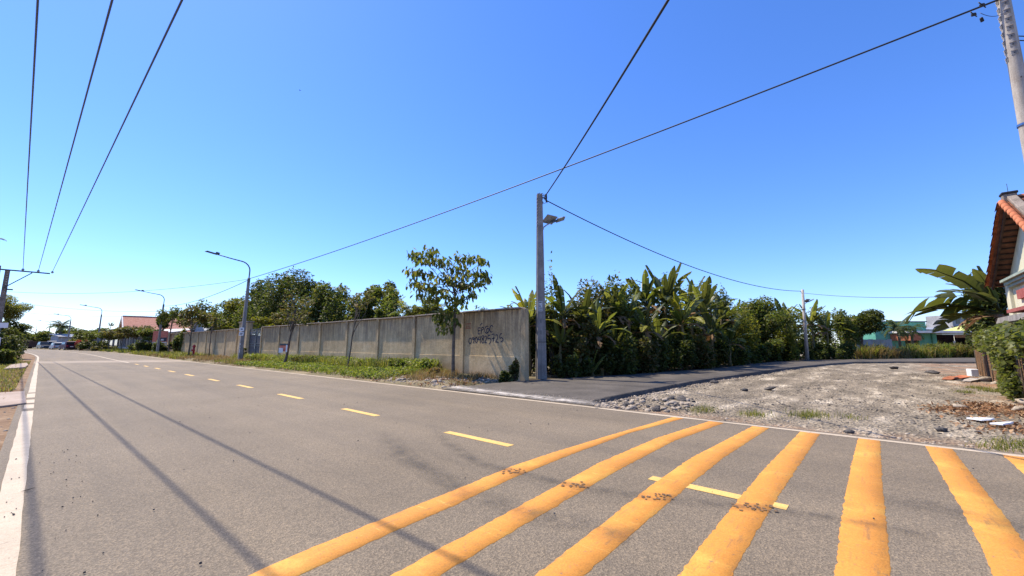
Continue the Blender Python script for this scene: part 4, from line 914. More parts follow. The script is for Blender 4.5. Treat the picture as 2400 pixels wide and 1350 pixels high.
# ------------------------------------------------------------------ house with tiled gable roof at the right edge
HX, HZ, HS, EV, GW, VG = 22.4, 6.62, .635, 4.25, -4.5, -4.0
ho = thing('gable_house', 'cream gabled house with orange tiled roof at the right edge', 'house', (HX, GW, 0))
def hp(name, mb, m, parent=None, bev=0, sm=False):
    o = mb.build(name, m, parent or ho, sm, bev)
    if parent is None: o.matrix_parent_inverse = Matrix.Translation((-HX, -GW, 0))
    return o
def rz_(x): return HZ - HS * abs(x - HX)
mb = MB(); prof = [(HX - 3.8, -.2), (HX + 3.9, -.2), (HX + 3.9, rz_(HX + 3.9) - .1), (HX, HZ - .12), (HX - 3.8, rz_(HX - 3.8) - .1)]
n_ = 5; mb.add([(x, GW, z) for x, z in prof] + [(x, GW - .25, z) for x, z in prof], [(0, 1, 2, 3, 4), (9, 8, 7, 6, 5)] + [(i, (i + 1) % 5, 5 + (i + 1) % 5, 5 + i) for i in range(5)]); hp('gable_wall', mb, M['cream'])
hp('side_wall', MB().box((HX + 3.78, GW - 5, 1.95), (.24, 9.4, 4.1)), M['cream']); hp('side_wall', MB().box((HX - 3.68, GW - 5, 1.95), (.24, 9.4, 4.1)), M['cream'])
hp('corner_pilaster', MB().box((HX + 3.68, GW + .04, 1.9), (.56, .14, 4.25)), M['cream'], None, .01)
mb = MB()
for k, (dy, z, h) in enumerate(((.14, 3.84, .10), (.22, 3.95, .10), (.32, 4.06, .09))): mb.box((HX - .3, GW + dy / 2 + .002, z), (7.3, dy, h))
hp('cornice', mb, M['trim_green'])
hp('trim_band', MB().box((HX - .6, GW + .05, 3.42), (6.0, .10, .34)), M['trim_red']); hp('sunshade', MB().box((HX - .6, GW + .22, 2.78), (5.9, .42, .12)), M['trim_red'])
bt = at_y(2340, 738, GW + .25)
hp('lintel_beam', MB().box((HX + .35, GW + .30, 2.50), (8.0, .30, .22), taper=.9), M['concrete'])
wn_ = hp('window', MB().box((HX + .4, GW + .02, 1.45), (3.9, .07, 1.75)), M['glass'])
mb = MB()
for k in range(4): mb.box((HX - 1.6 + k * 1.33, GW + .07, 1.45), (.08, .05, 1.8))
for z in (.55, 2.35): mb.box((HX + .4, GW + .07, z), (4.1, .05, .08))
o = mb.build('window_frame', M['white'], wn_)
# far slope: we look at its underside, so deck, battens and rafters are pieces of their own
L_ = math.hypot(EV, EV * HS); sl = math.atan(HS)
def slope_box(sgn, t, y, d, lift=0):      # a box lying on the slope, t metres below the ridge
    x = HX + sgn * t * math.cos(sl) ; z = HZ - t * math.sin(sl)
    return (x + sgn * lift * math.sin(sl), y, z + lift * math.cos(sl)), d, Matrix.Rotation(sgn * sl, 4, 'Y')
for sgn in (-1, 1):
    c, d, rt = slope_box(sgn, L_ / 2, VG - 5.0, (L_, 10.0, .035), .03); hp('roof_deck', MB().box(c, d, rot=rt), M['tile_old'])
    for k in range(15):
        c, d, rt = slope_box(sgn, .25 + k * .33, VG - 5.02, (.05, 9.9, .05), -.014); hp('batten', MB().box(c, d, rot=rt), M['wood_and_shade'])
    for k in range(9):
        c, d, rt = slope_box(sgn, L_ / 2, VG - .10 - k * .62, (L_ - .02, .06, .09), -.086); hp('rafter', MB().box(c, d, rot=rt), M['wood_and_shade'])
tm = MB()
for k in range(9): pass
def half_tile(r0, r1, L, n=6):
    mb = MB(); vs = []
    for x, r in ((0, r0), (L, r1)):
        for k in range(n + 1): q = PI * k / n; vs.append((x, r * math.cos(q), r * math.sin(q)))
        for k in range(n + 1): q = PI * k / n; vs.append((x, (r - .02) * math.cos(q), (r - .02) * math.sin(q)))
    m_ = n + 1; fs = []
    for k in range(n): fs += [(k, k + 1, 2 * m_ + k + 1, 2 * m_ + k), (m_ + k, 3 * m_ + k, 3 * m_ + k + 1, m_ + k + 1), (k, m_ + k, m_ + k + 1, k + 1), (2 * m_ + k, 2 * m_ + k + 1, 3 * m_ + k + 1, 3 * m_ + k)]
    mb.add(vs, fs); return mb
proto = half_tile(.085, .115, .40).build('tile', M['tile'], ho, True); tile_me = proto.data
bpy.data.objects.remove(proto)
inv = Matrix.Translation((-HX, -GW, 0))
def put_tile(name, me, loc, rot):
    o = link(name, me, ho); o.matrix_parent_inverse = inv; o.location = loc; o.rotation_euler = rot; return o
for sgn in (-1, 1):
    for k in range(15):
        t = .10 + k * .325; x = HX + sgn * t * math.cos(sl); z = HZ - t * math.sin(sl) + .05
        put_tile('tile', tile_me, (x, VG + .02 + rnd.uniform(-.012, .012), z), (0, sl + R(4) if sgn > 0 else PI - sl - R(4), 0) if sgn > 0 else (0, sl + R(4), PI))
for k in range(26): put_tile('ridge_tile', tile_me, (HX, VG - .25 - k * .36, HZ + .10), (0, R(3), -PI / 2))
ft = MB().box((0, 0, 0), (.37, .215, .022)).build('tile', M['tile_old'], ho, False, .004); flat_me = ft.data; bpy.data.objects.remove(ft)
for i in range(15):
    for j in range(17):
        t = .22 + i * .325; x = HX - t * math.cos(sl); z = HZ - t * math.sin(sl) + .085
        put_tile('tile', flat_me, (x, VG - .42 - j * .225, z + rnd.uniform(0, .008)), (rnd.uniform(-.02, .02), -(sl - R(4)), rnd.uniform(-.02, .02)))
c, d, rt = slope_box(-1, L_ / 2, VG - .22, (L_, .24, .12), .16); hp('verge_capping', MB().box(c, d, rot=rt), M['coping'], None, .02)
hp('ridge_post', MB().box((HX, VG - .18, HZ + .03), (.34, .34, .5)), M['coping'], None, .02); hp('post_cap', MB().box((HX, VG - .18, HZ + .27), (.40, .40, .09)), M['ink'], None, .02)
hp('rod', MB().tube([(HX, VG - .18, HZ + .25), (HX, VG - .18, HZ + .65)], .008, 5), M['dark_steel'])

# ------------------------------------------------------------------ woven fence by the lot
FA, FB = Vector((35.2, -4.40, 0)), Vector((13.0, -2.62, 0)); FD = (FB - FA); FL = FD.length; FD.normalize(); FN = Vector((FD.y, -FD.x, 0)) * -1
fe = thing('woven_fence', 'brown woven cane fence overgrown with vines at the right of the gravel lot', 'fence', FA, math.atan2(FD.y, FD.x))
nP = 12
for k in range(nP + 1): MB().tube([(k * FL / nP, 0, -.3), (k * FL / nP + rnd.uniform(-.05, .05), rnd.uniform(-.04, .04), 1.72 + rnd.uniform(-.1, .12))], .045, 6).build('post', M['bark_dark'], fe, True)
V = []; F = []
def thin_box(V, F, a, b, w, dpt):
    a, b = Vector(a), Vector(b); t = (b - a).normalized(); up = Vector((0, 1, 0)); s = t.cross(up).normalized() * w; u = up * dpt; o = len(V)
    for p in (a, b): V += [p + s + u, p - s + u, p - s - u, p + s - u]
    F += [(o, o + 1, o + 5, o + 4), (o + 1, o + 2, o + 6, o + 5), (o + 2, o + 3, o + 7, o + 6), (o + 3, o, o + 4, o + 7)]
x = 0.0; i = 0
while x < FL:
    h = 1.55 + rnd.uniform(-.12, .16); sgn = .018 * (1 if i % 2 else -1)
    thin_box(V, F, (x, sgn, -.15), (x + rnd.uniform(-.05, .05), sgn * rnd.uniform(.5, 1.6), h), .011, .006); x += rnd.uniform(.03, .055); i += 1
for z in np.arange(.1, 1.6, .075):
    x = rnd.uniform(-.3, 0)
    while x < FL:
        L = rnd.uniform(.9, 1.8); thin_box(V, F, (x, rnd.uniform(-.03, .03), z + rnd.uniform(-.02, .02)), (min(FL, x + L), rnd.uniform(-.03, .03), z + rnd.uniform(-.03, .03)), .014, .007); x += L * .97
tag(link('woven_cane', np_mesh('woven_cane', [tuple(v) for v in V], F, M['straw']), fe), kind='stuff')
MB().box((FL / 2, .08, .7), (FL, .025, 1.5)).build('backing_sheet', M['wood_and_shade'], fe)
r = np.random.default_rng(5)
def fence_pt(u, off, z): p = FA + FD * u + Vector((-FD.y, FD.x, 0)) * off * -1; return (p.x, p.y, z)
side = 1 if (FA + FD + Vector((-FD.y, FD.x, 0))).y > (FA + FD).y else -1
def vine_clump(u0, u1, z0, z1, n_, sd, label, depth=.22, top=False, mat_='vine', leaf=.13):
    rr = np.random.default_rng(sd); P = []
    k = max(4, int((u1 - u0) * 3)); cu = rr.uniform(u0, u1, k); cz = rr.uniform(z0, z1, k)
    ix = rr.integers(0, k, n_); u = cu[ix] + rr.normal(0, .22, n_); z = np.clip(cz[ix] + rr.normal(0, .17, n_), .02, z1 + .18); off = rr.uniform(.03, depth, n_) * (1 if not top else 1.2)
    n2 = Vector((-FD.y, FD.x, 0)) * side
    P = np.array([[FA.x + FD.x * a + n2.x * o, FA.y + FD.y * a + n2.y * o, c] for a, o, c in zip(u, off, z)])
    base = FA + FD * ((u0 + u1) / 2); t = thing('vine', label, 'vine', base, 0, 'vines on the woven fence')
    P -= np.array([base.x, base.y, 0]); V, F = leaf_cloud(P, leaf, rr, .5, .75, np.tile(np.array([n2.x, n2.y, .2]), (n_, 1)))
    link('foliage', np_mesh('foliage', V, F, M[mat_]), t)
    mb = MB()
    for q in range(5):
        a = rr.uniform(u0, u1); p = FA + FD * a - base + n2 * .04; mb.tube([(p.x, p.y, 0), (p.x + rr.uniform(-.2, .2), p.y, z1 * .5), (p.x + rr.uniform(-.3, .3), p.y, z1)], .014, 5, False)
    mb.build('stem', M['bark_dark'], t, True)
vine_clump(9.5, 22, 1.45, 1.80, 2300, 1, 'leafy vine crown spilling along the top of the woven fence', .4, True)
vine_clump(14.2, 15.2, .1, 1.6, 900, 2, 'curtain of pale vine leaves hanging down the fence, farther one', .25)
vine_clump(15.9, 17.6, .1, 1.7, 1700, 3, 'curtain of pale vine leaves hanging down the fence, nearer one', .3)
vine_clump(12.2, 13.4, .9, 1.6, 500, 4, 'small vine patch high on the fence near its far half', .2)
for u, sd in ((14.5, 31), (17, 32), (19.5, 33)):
    p = FA + FD * u - Vector((-FD.y, FD.x, 0)) * side * .7
    shrub((p.x, p.y, 0), (1.5, .5, 1.75), 'leaf_mid', .16, 1100, sd, {31: 'first', 32: 'second', 33: 'third'}[sd] + ' dark leafy shrub behind the woven fence, counting from the house banana', 'shrubs behind the woven fence')

# ------------------------------------------------------------------ mint green house and neighbours behind the lot
GD = 60.0; g0 = at_depth(2055, 812, GD); GM = 16.0
gh = thing('green_house', 'flat mint green house with pale awning slab and dark carport behind the tall grass', 'house', (g0.x, g0.y, 0), -YAW)
gx_ = lambda px: (px - 2055) / 957 * GD; gz_ = lambda py: z_at(2150, py, at_depth(2150, 812, GD))
zt, za = gz_(755), gz_(779)
wl_ = MB().box((gx_(2115), 2.5, zt / 2 - .1), (gx_(2175) - gx_(2055), 5, zt + .2)).build('main_block', M['green_wall'], gh)
MB().box((gx_(2115), 2.45, zt + .08), (gx_(2177) - gx_(2053), 5.3, .14)).build('parapet_coping', M['dark_steel'], gh)
for px in (2085, 2085 + 45): MB().box((gx_(px), -.005, zt / 2 + .9), (.05, .02, zt / 2 - .3)).build('wall_joint', M['trim_green'], gh)
MB().box(((gx_(2084) + gx_(2300)) / 2, -1.4, za), (gx_(2300) - gx_(2084), 3.2, .28)).build('awning_slab', M['pale_roof'], gh)
MB().box((gx_(2164), -.2, za / 2), (gx_(2178) - gx_(2150), .3, za - .3)).build('porch_wall', M['green_wall'], gh)
MB().box((gx_(2183), -.32, za / 2 - .17), (.60, .45, za + .0)).build('column', M['green_wall'], gh)
MB().box((gx_(2240), 4.2, 1.4), (gx_(2310) - gx_(2178), .3, za)).build('carport_wall', M['wood_and_shade'], gh); MB().box((gx_(2310), .6, 1.4), (.2, 7, za)).build('carport_wall', M['wood_and_shade'], gh); MB().box((gx_(2240), 1.5, .03), (gx_(2310) - gx_(2178), 7, .1)).build('carport_floor', M['coping'], gh)  # walls coloured dark: the carport's inner shade is put into the colour
MB().box((gx_(2240), 1.5, za + .05), (gx_(2300) - gx_(2178), 6.6, .2)).build('carport_roof', M['grey_sheet'], gh)
dr = MB().box((gx_(2136), -.03, 1.25), (1.7, .1, 2.6)).build('door', M['wood_and_shade'], gh)
MB().tube([(gx_(2136) + .85 * math.cos(q), -.06, 2.5 + .5 * math.sin(q)) for q in np.linspace(0, PI, 9)], .06, 5).build('arch_frame', M['white'], gh); MB().box((gx_(2136), -.09, 2.35), (1.6, .04, .12)).build('door_rail', M['white'], dr); MB().box((gx_(2136), -.09, 1.2), (.1, .04, 2.3)).build('door_rail', M['white'], dr)
MB().box((gx_(2100), -1.6, za - .75), (1.5, 3.0, .9)).build('hanging_shade', M['brick_red'], gh)
MB().box((gx_(2061), 1.2, zt + .38), (1.4, 1.2, .55)).build('roof_tank', M['pole_pale'], gh)
for px, h, nm in ((2047, 1.9, 'taller thin aerial mast on the green house roof'), (2052, 1.2, 'shorter aerial mast on the green house roof'), (2094, .95, 'comb shaped aerial on the green house roof')):
    x = gx_(max(px, 2056) if px < 2056 and px != 2047 else (px + 10 if px == 2047 else px))
    an = thing('aerial', nm, 'aerial', Vector((g0.x, g0.y, 0)) + Vector((V_[0], V_[1], 0)) * x + Vector((U[0], U[1], 0)) * 1.0 + Vector((0, 0, zt + .14)), -YAW)
    MB().tube([(0, 0, 0), (0, 0, h)], .03, 5).build('mast', M['grey_steel'], an)
    for k in range(3): MB().box((0, 0, h - .1 - k * .22), (.9 - .2 * k, .03, .03)).build('rod', M['grey_steel'], an)
MB().box((gx_(2250), .8, 1.9), (.35, .1, .35)).build('carport_notice', M['white'], gh)
nb = at_depth(2305, 812, 72); n2 = thing('lime_roof_house', 'low house with lime yellow hipped roof behind the dark carport', 'house', (nb.x, nb.y, 0), -YAW)
z1 = z_at(2270, 777, nb); z2 = z_at(2270, 757, nb)
MB().add([(-2.5, 0, z1), (6, 0, z1), (6, 5, z1), (-2.5, 5, z1), (1.5, 2.5, z2 + .2), (3.5, 2.5, z2 + .2)], [(0, 1, 5, 4), (1, 2, 5), (2, 3, 4, 5), (3, 0, 4), (3, 2, 1, 0)]).build('roof', M['lime_roof'], n2); MB().box((1.75, 2.5, z1 / 2), (7.6, 4.4, z1 - .02)).build('wall', M['cream'], n2)
nb = at_depth(2205, 812, 80); n3 = thing('long_house', 'long low grey roofed building behind the green house', 'building', (nb.x, nb.y, 0), -YAW); z1 = z_at(2205, 768, nb)
MB().box((0, 3, z1 / 2 - .3), (9.5, 6, z1 - .6)).build('wall', M['grey_build'], n3); MB().box((0, 3, z1 - .3), (10, 7.4, .6), rot=Matrix.Rotation(R(5), 4, 'X')).build('roof', M['grey_sheet'], n3)
nb = at_depth(2270, 812, 110); n4 = thing('concrete_block', 'unfinished grey concrete block rising far behind the house banana', 'building', (nb.x, nb.y, 0), -YAW); z1 = z_at(2270, 737, nb)
MB().box((1, 4, z1 / 2), (7.6, 7, z1)).build('wall', M['grey_build'], n4)
for k in range(3): MB().box((1, .4, z1 - .2 - k * 3.0), (8.3, .8, .25)).build('floor_slab', M['coping'], n4)
for k in range(3): MB().box((-1.3 + k * 2.3, .46, z1 - 1.7), (1.1, .08, 1.4)).build('window', M['glass'], n4)
# grey sheet fence
a, b = at_depth(2000, 812, 50), at_depth(2092, 812, 54); sf = thing('sheet_fence', 'grey corrugated iron sheet fence behind the tall grass', 'fence', (a.x, a.y, 0), math.atan2(b.y - a.y, b.x - a.x)); Lf = (b - a).length; zt = z_at(2040, 796, at_depth(2040, 812, 52))
for k in range(8):
    mb = MB(); w = Lf / 8; pts = [(k * w + q * w / 10, .03 * (q % 2)) for q in range(11)]; h = zt + rnd.uniform(-.08, .08)
    for p, q in zip(pts[:-1], pts[1:]): mb.quad((p[0], p[1], -.1), (q[0], q[1], -.1), (q[0], q[1], h), (p[0], p[1], h))
    mb.build('sheet', M['grey_sheet'], sf)
    MB().tube([(k * w, .08, -.2), (k * w, .08, zt)], .04, 6).build('post', M['bark_dark'], sf)

# ------------------------------------------------------------------ grass, weeds and rubble
def blades(P, h, w, r, lean=.35, seg=3, name='grass', m='grass', kind='stuff', parent=None):
    n_ = len(P); az = r.uniform(0, 2 * PI, n_); d = np.stack([np.cos(az), np.sin(az), np.zeros(n_)], 1); s = np.stack([-np.sin(az), np.cos(az), np.zeros(n_)], 1)
    H = (h * r.uniform(.5, 1.3, n_))[:, None]; Lr = (lean * r.uniform(.2, 1.6, n_))[:, None] * H; Wd = (w * r.uniform(.6, 1.3, n_))[:, None]; rows = []
    for k in range(seg + 1):
        t = k / seg; c = P + d * Lr * t ** 2 + np.array([0, 0, 1.0]) * H * (t - .28 * t ** 2.5 * (Lr / np.maximum(H, 1e-6)) * 1.3); ww = Wd * (1 - t ** 1.5 * .93) * .5
        rows.append(np.stack([c - s * ww, c + s * ww], 1))
    V = np.stack(rows, 1).reshape(n_, -1, 3); nv = V.shape[1]; F = []
    for k in range(seg):
        b = np.arange(n_) * nv + 2 * k; F.append(np.stack([b, b + 1, b + 3, b + 2], 1))
    o = link(name, np_mesh(name, V.reshape(-1, 3), np.concatenate(F), M[m]), parent)
    return tag(o, kind=kind) if kind else o
r = np.random.default_rng(21)
def scatter_verge(n_, y0, y1, x0, x1, thr, sd, sc_=1.3):
    P = []; Y = r.uniform(y0 ** .5, y1 ** .5, n_ * 3) ** 2; X = r.uniform(x0, x1, n_ * 3); k = vnoise(X, Y, sc_, sd) + .35 * vnoise(X, Y, .4, sd + 1) > thr
    X, Y = X[k][:n_], Y[k][:n_]; X = X + cs(Y); return np.stack([X, Y, verge_z(X, Y)], 1)
# lush low weeds in front of the wall, drier towards the far end and by the corner tree
P = scatter_verge(15000, 16, 36, 9.55, 13.2, .45, 41); V, F = leaf_cloud(P + np.stack([r.normal(0, .03, len(P)), r.normal(0, .03, len(P)), r.uniform(.02, .24, len(P)) ** 1.0], 1), .13, r, -.3, .42, np.tile(np.array([0, 0, .5]), (len(P), 1)))
tag(link('weeds', np_mesh('weeds', V, F, M['weed'])), kind='stuff')
P = scatter_verge(9000, 15, 42, 9.6, 13.2, .5, 43); blades(P, .26, .02, r, .6, 3, 'grass', 'grass')
P = scatter_verge(5000, 16, 46, 11.6, 13.25, .55, 44); blades(P, .72, .024, r, .5, 3, 'tall_weeds', 'grass')
P = scatter_verge(4200, 16, 44, 11.9, 13.25, .5, 49); V, F = leaf_cloud(P + np.stack([r.normal(0, .05, len(P)), r.normal(0, .05, len(P)), r.uniform(.15, .62, len(P))], 1), .13, r, -.2, .38, np.tile(np.array([0, 0, .4]), (len(P), 1))); tag(link('weeds', np_mesh('weeds', V, F, M['weed'])), kind='stuff')
P = scatter_verge(7000, 34, 80, 9.4, 13.2, .5, 45, 2.2); blades(P, .35, .035, r, .8, 3, 'dry_grass', 'grass_dry')
P = scatter_verge(5000, 55, 110, 9.4, 13.0, .45, 46, 3); blades(P, .5, .06, r, .6, 2, 'grass', 'grass')
P = scatter_verge(2200, 11.4, 17, 10.0, 13.2, .62, 47); blades(P, .28, .02, r, .7, 3, 'dry_grass', 'grass_dry')
P = scatter_verge(2600, 11.2, 50, 9.25, 13.2, .62, 48); V, F = leaf_cloud(P + np.array([0, 0, .03]), .11, r, .05, .5); tag(link('leaf_litter', np_mesh('leaf_litter', V, F, M['litter'])), kind='stuff')
# left verge grass
n_ = 9000; Y = r.uniform(4.6, 7.6, n_) ** 2; X = -.42 - r.random(n_) * (.25 + .055 * Y); k = vnoise(X, Y, 1.0, 57) + .3 * vnoise(X, Y, .3, 58) > .40; P = np.stack([X[k], Y[k], left_z(X[k], Y[k])], 1); h_ = len(P) // 2
blades(P[:h_], .16, .022, r, .7, 3, 'grass', 'grass'); blades(P[h_:], .13, .022, r, .9, 2, 'dry_grass', 'grass_dry')
n_ = 9000; Y = r.uniform(3.4, 8.2, n_) ** 2; X = -r.uniform(.9, 6.5, n_); k = (vnoise(X, Y, 2.0, 51) + .3 * vnoise(X, Y, .5, 52) > .42) & ~((X > -2.6) & (Y > 24) & (Y < 33)); X, Y = X[k], Y[k]
k = (Y > 14); X, Y = X[k], Y[k]; P = np.stack([X, Y, left_z(X, Y)], 1); blades(P, .22, .02, r, .6, 3, 'grass', 'grass')
n_ = 4000; Y = r.uniform(3, 8, n_) ** 2; X = -r.uniform(.5, 4, n_); k = vnoise(X, Y, 1.2, 53) > .55; P = np.stack([X[k], Y[k], left_z(X[k], Y[k])], 1); blades(P, .12, .018, r, .9, 2, 'dry_grass', 'grass_dry')
# tall grass in front of the green house
P = []
for k in range(46):
    px = rnd.uniform(1990, 2275); c = by_lane(px, rnd.uniform(.5, 2.2)); n_ = 70; P.append(np.stack([c.x + r.normal(0, .45, n_), c.y + r.normal(0, .45, n_), np.zeros(n_)], 1))
P = np.concatenate(P); half = len(P) // 2
blades(P[:half], 1.75, .065, r, .75, 4, 'tall_grass', 'grass'); blades(P[half:], 1.55, .06, r, .9, 4, 'tall_dry_grass', 'grass_dry')
for q_, (px, pal) in enumerate(((2050, 'leaf_mid'), (2130, 'weed'), (2165, 'leaf_mid'), (2200, 'weed'), (2245, 'leaf_dry'), (2270, 'leaf_dry'))):
    c = by_lane(px, 1.8); shrub(c, (1.4, 1.2, 1.35), pal, .16, 700, px, ORD[q_] + ' low leafy bush among the tall grass, counting from the sheet fence', 'bushes among the tall grass')
# small tufts on the lot
tf = []
for px, py, n_ in ((1650, 952, 120), (1765, 962, 160), (1640, 955, 80), (1885, 965, 200), (1905, 962, 130), (1990, 970, 60), (2290, 905, 260), (2330, 912, 240), (2260, 914, 120), (2380, 1030, 160), (2345, 1040, 120)):
    p = ground_at(px, py); tf.append(np.stack([p.x + r.normal(0, .22, n_), p.y + r.normal(0, .16, n_), np.full(n_, lot_h(p.x, p.y))], 1))
blades(np.concatenate(tf), .13, .012, r, .8, 3, 'grass_tufts', 'grass')
# stones: thousands of small ones as stuff, larger chunks one by one
ico = bmesh.new(); bmesh.ops.create_icosphere(ico, subdivisions=1, radius=1); IV = np.array([v.co[:] for v in ico.verts]); IF = np.array([[v.index for v in f.verts] for f in ico.faces]); ico.free()
def stone_field(P, s, name, m, flat=.55):
    n_ = len(P); S = s[:, None, None] * r.uniform(.6, 1.3, (n_, 1, 3)) * np.array([1, 1, flat]); J = 1 + .28 * r.normal(size=(n_, len(IV), 1)).clip(-1.5, 1.5)
    a = r.uniform(0, 6.28, n_); c, q = np.cos(a), np.sin(a); V = IV[None] * J * S; x = V[..., 0] * c[:, None] - V[..., 1] * q[:, None]; y = V[..., 0] * q[:, None] + V[..., 1] * c[:, None]
    V = np.stack([x, y, V[..., 2]], -1) + P[:, None]; F = (IF[None] + (np.arange(n_) * len(IV))[:, None, None]).reshape(-1, 3)
    return tag(link(name, np_mesh(name, V.reshape(-1, 3), F, M[m])), kind='stuff')
n_ = 5200; X = 9.2 + 24 * r.random(n_) ** 1.7; Y = r.uniform(-4.5, 5.8, n_); k = Y < np.interp(X, [p[0] for p in NEAR], [p[1] for p in NEAR]) - .02; X, Y = X[k], Y[k]
P = np.stack([X, Y, lot_z(X, Y) + .004], 1); s = .010 + .030 * r.random(len(P)) ** 2.5; dk = vnoise(P[:, 0], P[:, 1], 1.1, 71) + .4 * vnoise(P[:, 0], P[:, 1], .35, 72) > .72
stone_field(P[~dk], s[~dk] * .8, 'gravel_stones', 'rock'); stone_field(P[dk], s[dk] * 1.05, 'dark_gravel_stones', 'rock_dark')
def along_edge(n_, w):    # loose stones that broke off along the lane's edge
    x = 9.3 + 22 * r.random(n_) ** 2; y = np.interp(x, [p[0] for p in NEAR], [p[1] for p in NEAR]) - .05 - np.abs(r.normal(0, w, n_)); return np.stack([x, y, lot_z(x, y) + .01], 1)
P = along_edge(900, .25); stone_field(P, .015 + .035 * r.random(len(P)) ** 2, 'edge_stones', 'rock')
P = np.stack([r.uniform(9.15, 10.1, 1300), r.uniform(5.0, 13.5, 1300), np.zeros(1300)], 1); P[:, 2] = [max(lane_z(a), 0) + .004 for a in P[:, 0]]; stone_field(P, .006 + .018 * r.random(len(P)) ** 2, 'chalky_stones', 'rock')
P = scatter_verge(700, 11.5, 17, 9.4, 12.6, .45, 61, .8); stone_field(P, .02 + .07 * r.random(len(P)) ** 2.5, 'rubble_stones', 'rock', .6)
n_ = 700; P = np.stack([r.uniform(-2.5, -.25, n_), r.uniform(6, 30, n_), np.zeros(n_)], 1); P[:, 2] = left_z(P[:, 0], P[:, 1]) + .003; stone_field(P, .008 + .03 * r.random(n_) ** 3, 'verge_stones', 'rock')
n_ = 1400; c = [gp(*q) for q in ((2290, 952), (2330, 945), (2250, 958), (2360, 960), (2390, 1000))]; ix = r.integers(0, 5, n_); X = np.array([q[0] for q in c])[ix] + r.normal(0, .5, n_); Y = np.array([q[1] for q in c])[ix] + r.normal(0, .35, n_)
V, F = leaf_cloud(np.stack([X, Y, lot_z(X, Y) + .03], 1), .10, r, 0, .45); tag(link('leaf_litter', np_mesh('leaf_litter', V, F, M['litter'])), kind='stuff')
rock_me = []
for i in range(7):
    rr = np.random.default_rng(90 + i); V = IV * (1 + .30 * rr.normal(size=(12, 1)).clip(-1.2, 1.2)) * np.array([1, rr.uniform(.6, .95), rr.uniform(.4, .7)]); rock_me.append((np_mesh('rock', V, IF, M['rock']), np_mesh('rock', V, IF, M['rock_dark'])))
def rock(px, py, s, dark=0, label=None, group='broken chunks beside the lane mouth', z=None, at=None):
    p = Vector((*at, 0)) if at else ground_at(px, py); o = link('rock', rock_me[rnd.randrange(7)][dark]); o.location = (p.x, p.y, (lot_h(p.x, p.y) if z is None else z) + s * .22); o.scale = (s, s, s * (.5 if dark and s > .2 else .8)); o.rotation_euler = (rnd.uniform(-.4, .4), rnd.uniform(-.4, .4), rnd.random() * 6.3)
    return tag(o, label, 'rock', group)
r2 = random.Random(5)
for k in range(95):
    t = r2.random(); px = 1392 + 225 * t + r2.uniform(-15, 15); py = 948 + 6 * t + r2.uniform(-15, 13) - 10 * t
    dk_ = 0 if r2.random() < .55 else 1
    rock(px, py, r2.uniform(.035, .095) * (1.2 if 1440 < px < 1600 else 1), dk_, ('pale broken chunk in the rubble heap at the lane mouth', 'dark tarry chunk in the rubble heap at the lane mouth')[dk_], ('pale chunks in the rubble heap', 'tarry chunks in the rubble heap')[dk_])
for px, py, s, dk_, lb in ((1600, 934, .21, 1, 'largest dark tar chunk in the rubble heap at the lane mouth'), (1672, 893, .2, 1, 'dark tarry lump lying against the lane edge'), (1805, 908, .26, 1, 'flat dark tar lump alone on the gravel lot'), (1745, 910, .13, 1, 'small dark tar lump left of the flat one on the lot'),
    (1885, 857, .13, 0, 'dark stub standing on the lane edge near the bend'), (2188, 872, .35, 1, 'dark plank-like clod on the far part of the lot'), (2095, 862, .3, 1, 'dark clod on the lot towards the grass'), (2310, 890, .34, 0, 'large pale rock at the foot of the woven fence'), (2335, 897, .22, 0, 'pale rock in front of the large one by the fence'),
    (2395, 940, .24, 0, 'pale rock by the fence at the frame edge'), (2385, 955, .18, 0, 'smaller pale rock below the one at the frame edge'), (2250, 948, .16, 0, 'pale stone on the red litter patch'), (1990, 1001, .09, 1, 'small black stone near the white edge line'), (2030, 1003, .07, 0, 'small grey stone near the black one at the road edge'), (2205, 998, .11, 1, 'dark clod on the near part of the lot')):
    rock(px, py, s, dk_, lb, None)
for k in range(26):
    x, y = r2.uniform(9.7, 12.3), r2.uniform(12.3, 16.8); rock(0, 0, r2.uniform(.07, .17), 0, 'pale stone in the rubble around the young corner tree', 'stones around the corner tree', vz(x, y) - .02, (x, y))
P = ground_at(1003, 872, .1); o = rock(0, 0, .42, 0, 'big pale boulder heap piece in the weeds left of the corner tree', None, vz(P.x, P.y), (P.x, P.y))
P = ground_at(2280, 876); MB_ = thing('concrete_block_piece', 'small white concrete block standing at the fence foot', 'block', (P.x, P.y, lot_h(P.x, P.y)), .3); MB().box((0, 0, .17), (.42, .3, .38)).build('block', M['white'], MB_, bevel=.02)
for (a, b, w, lb, m) in (((2278, 979), (2326, 988), .10, 'long white broken board lying on the red litter, left piece', 'white'), ((2330, 990), (2372, 996), .11, 'white torn board beside the long one, right piece', 'white'), ((2262, 893), (2285, 889), .16, 'small pale board near the fence foot', 'pole_pale'), ((2215, 888), (2235, 884), .2, 'orange clay slab lying on the lot', 'brick_red'), ((2240, 884), (2262, 881), .22, 'pale orange clay slab by the fence', 'tile')):
    p, q = ground_at(*a), ground_at(*b); d = q - p; t = thing('board', lb, 'board', (p + q) / 2 + Vector((0, 0, lot_h(p.x, p.y) + .03)), math.atan2(d.y, d.x)); L = d.length
    MB().add([(-L / 2, -w, 0), (L * .3, -w * 1.1, .02), (L / 2, -w * .2, .05), (L / 2 * .9, w * .6, .06), (-.1 * L, w * .8, .03), (-L / 2, w * .5, 0), (-L / 2, -w, .03), (L * .3, -w * 1.1, .05), (L / 2, -w * .2, .08), (L / 2 * .9, w * .6, .09), (-.1 * L, w * .8, .06), (-L / 2, w * .5, .03)], [(5, 4, 3, 2, 1, 0), (6, 7, 8, 9, 10, 11)] + [(i, (i + 1) % 6, 6 + (i + 1) % 6, 6 + i) for i in range(6)]).build('sheet', M[m], t)

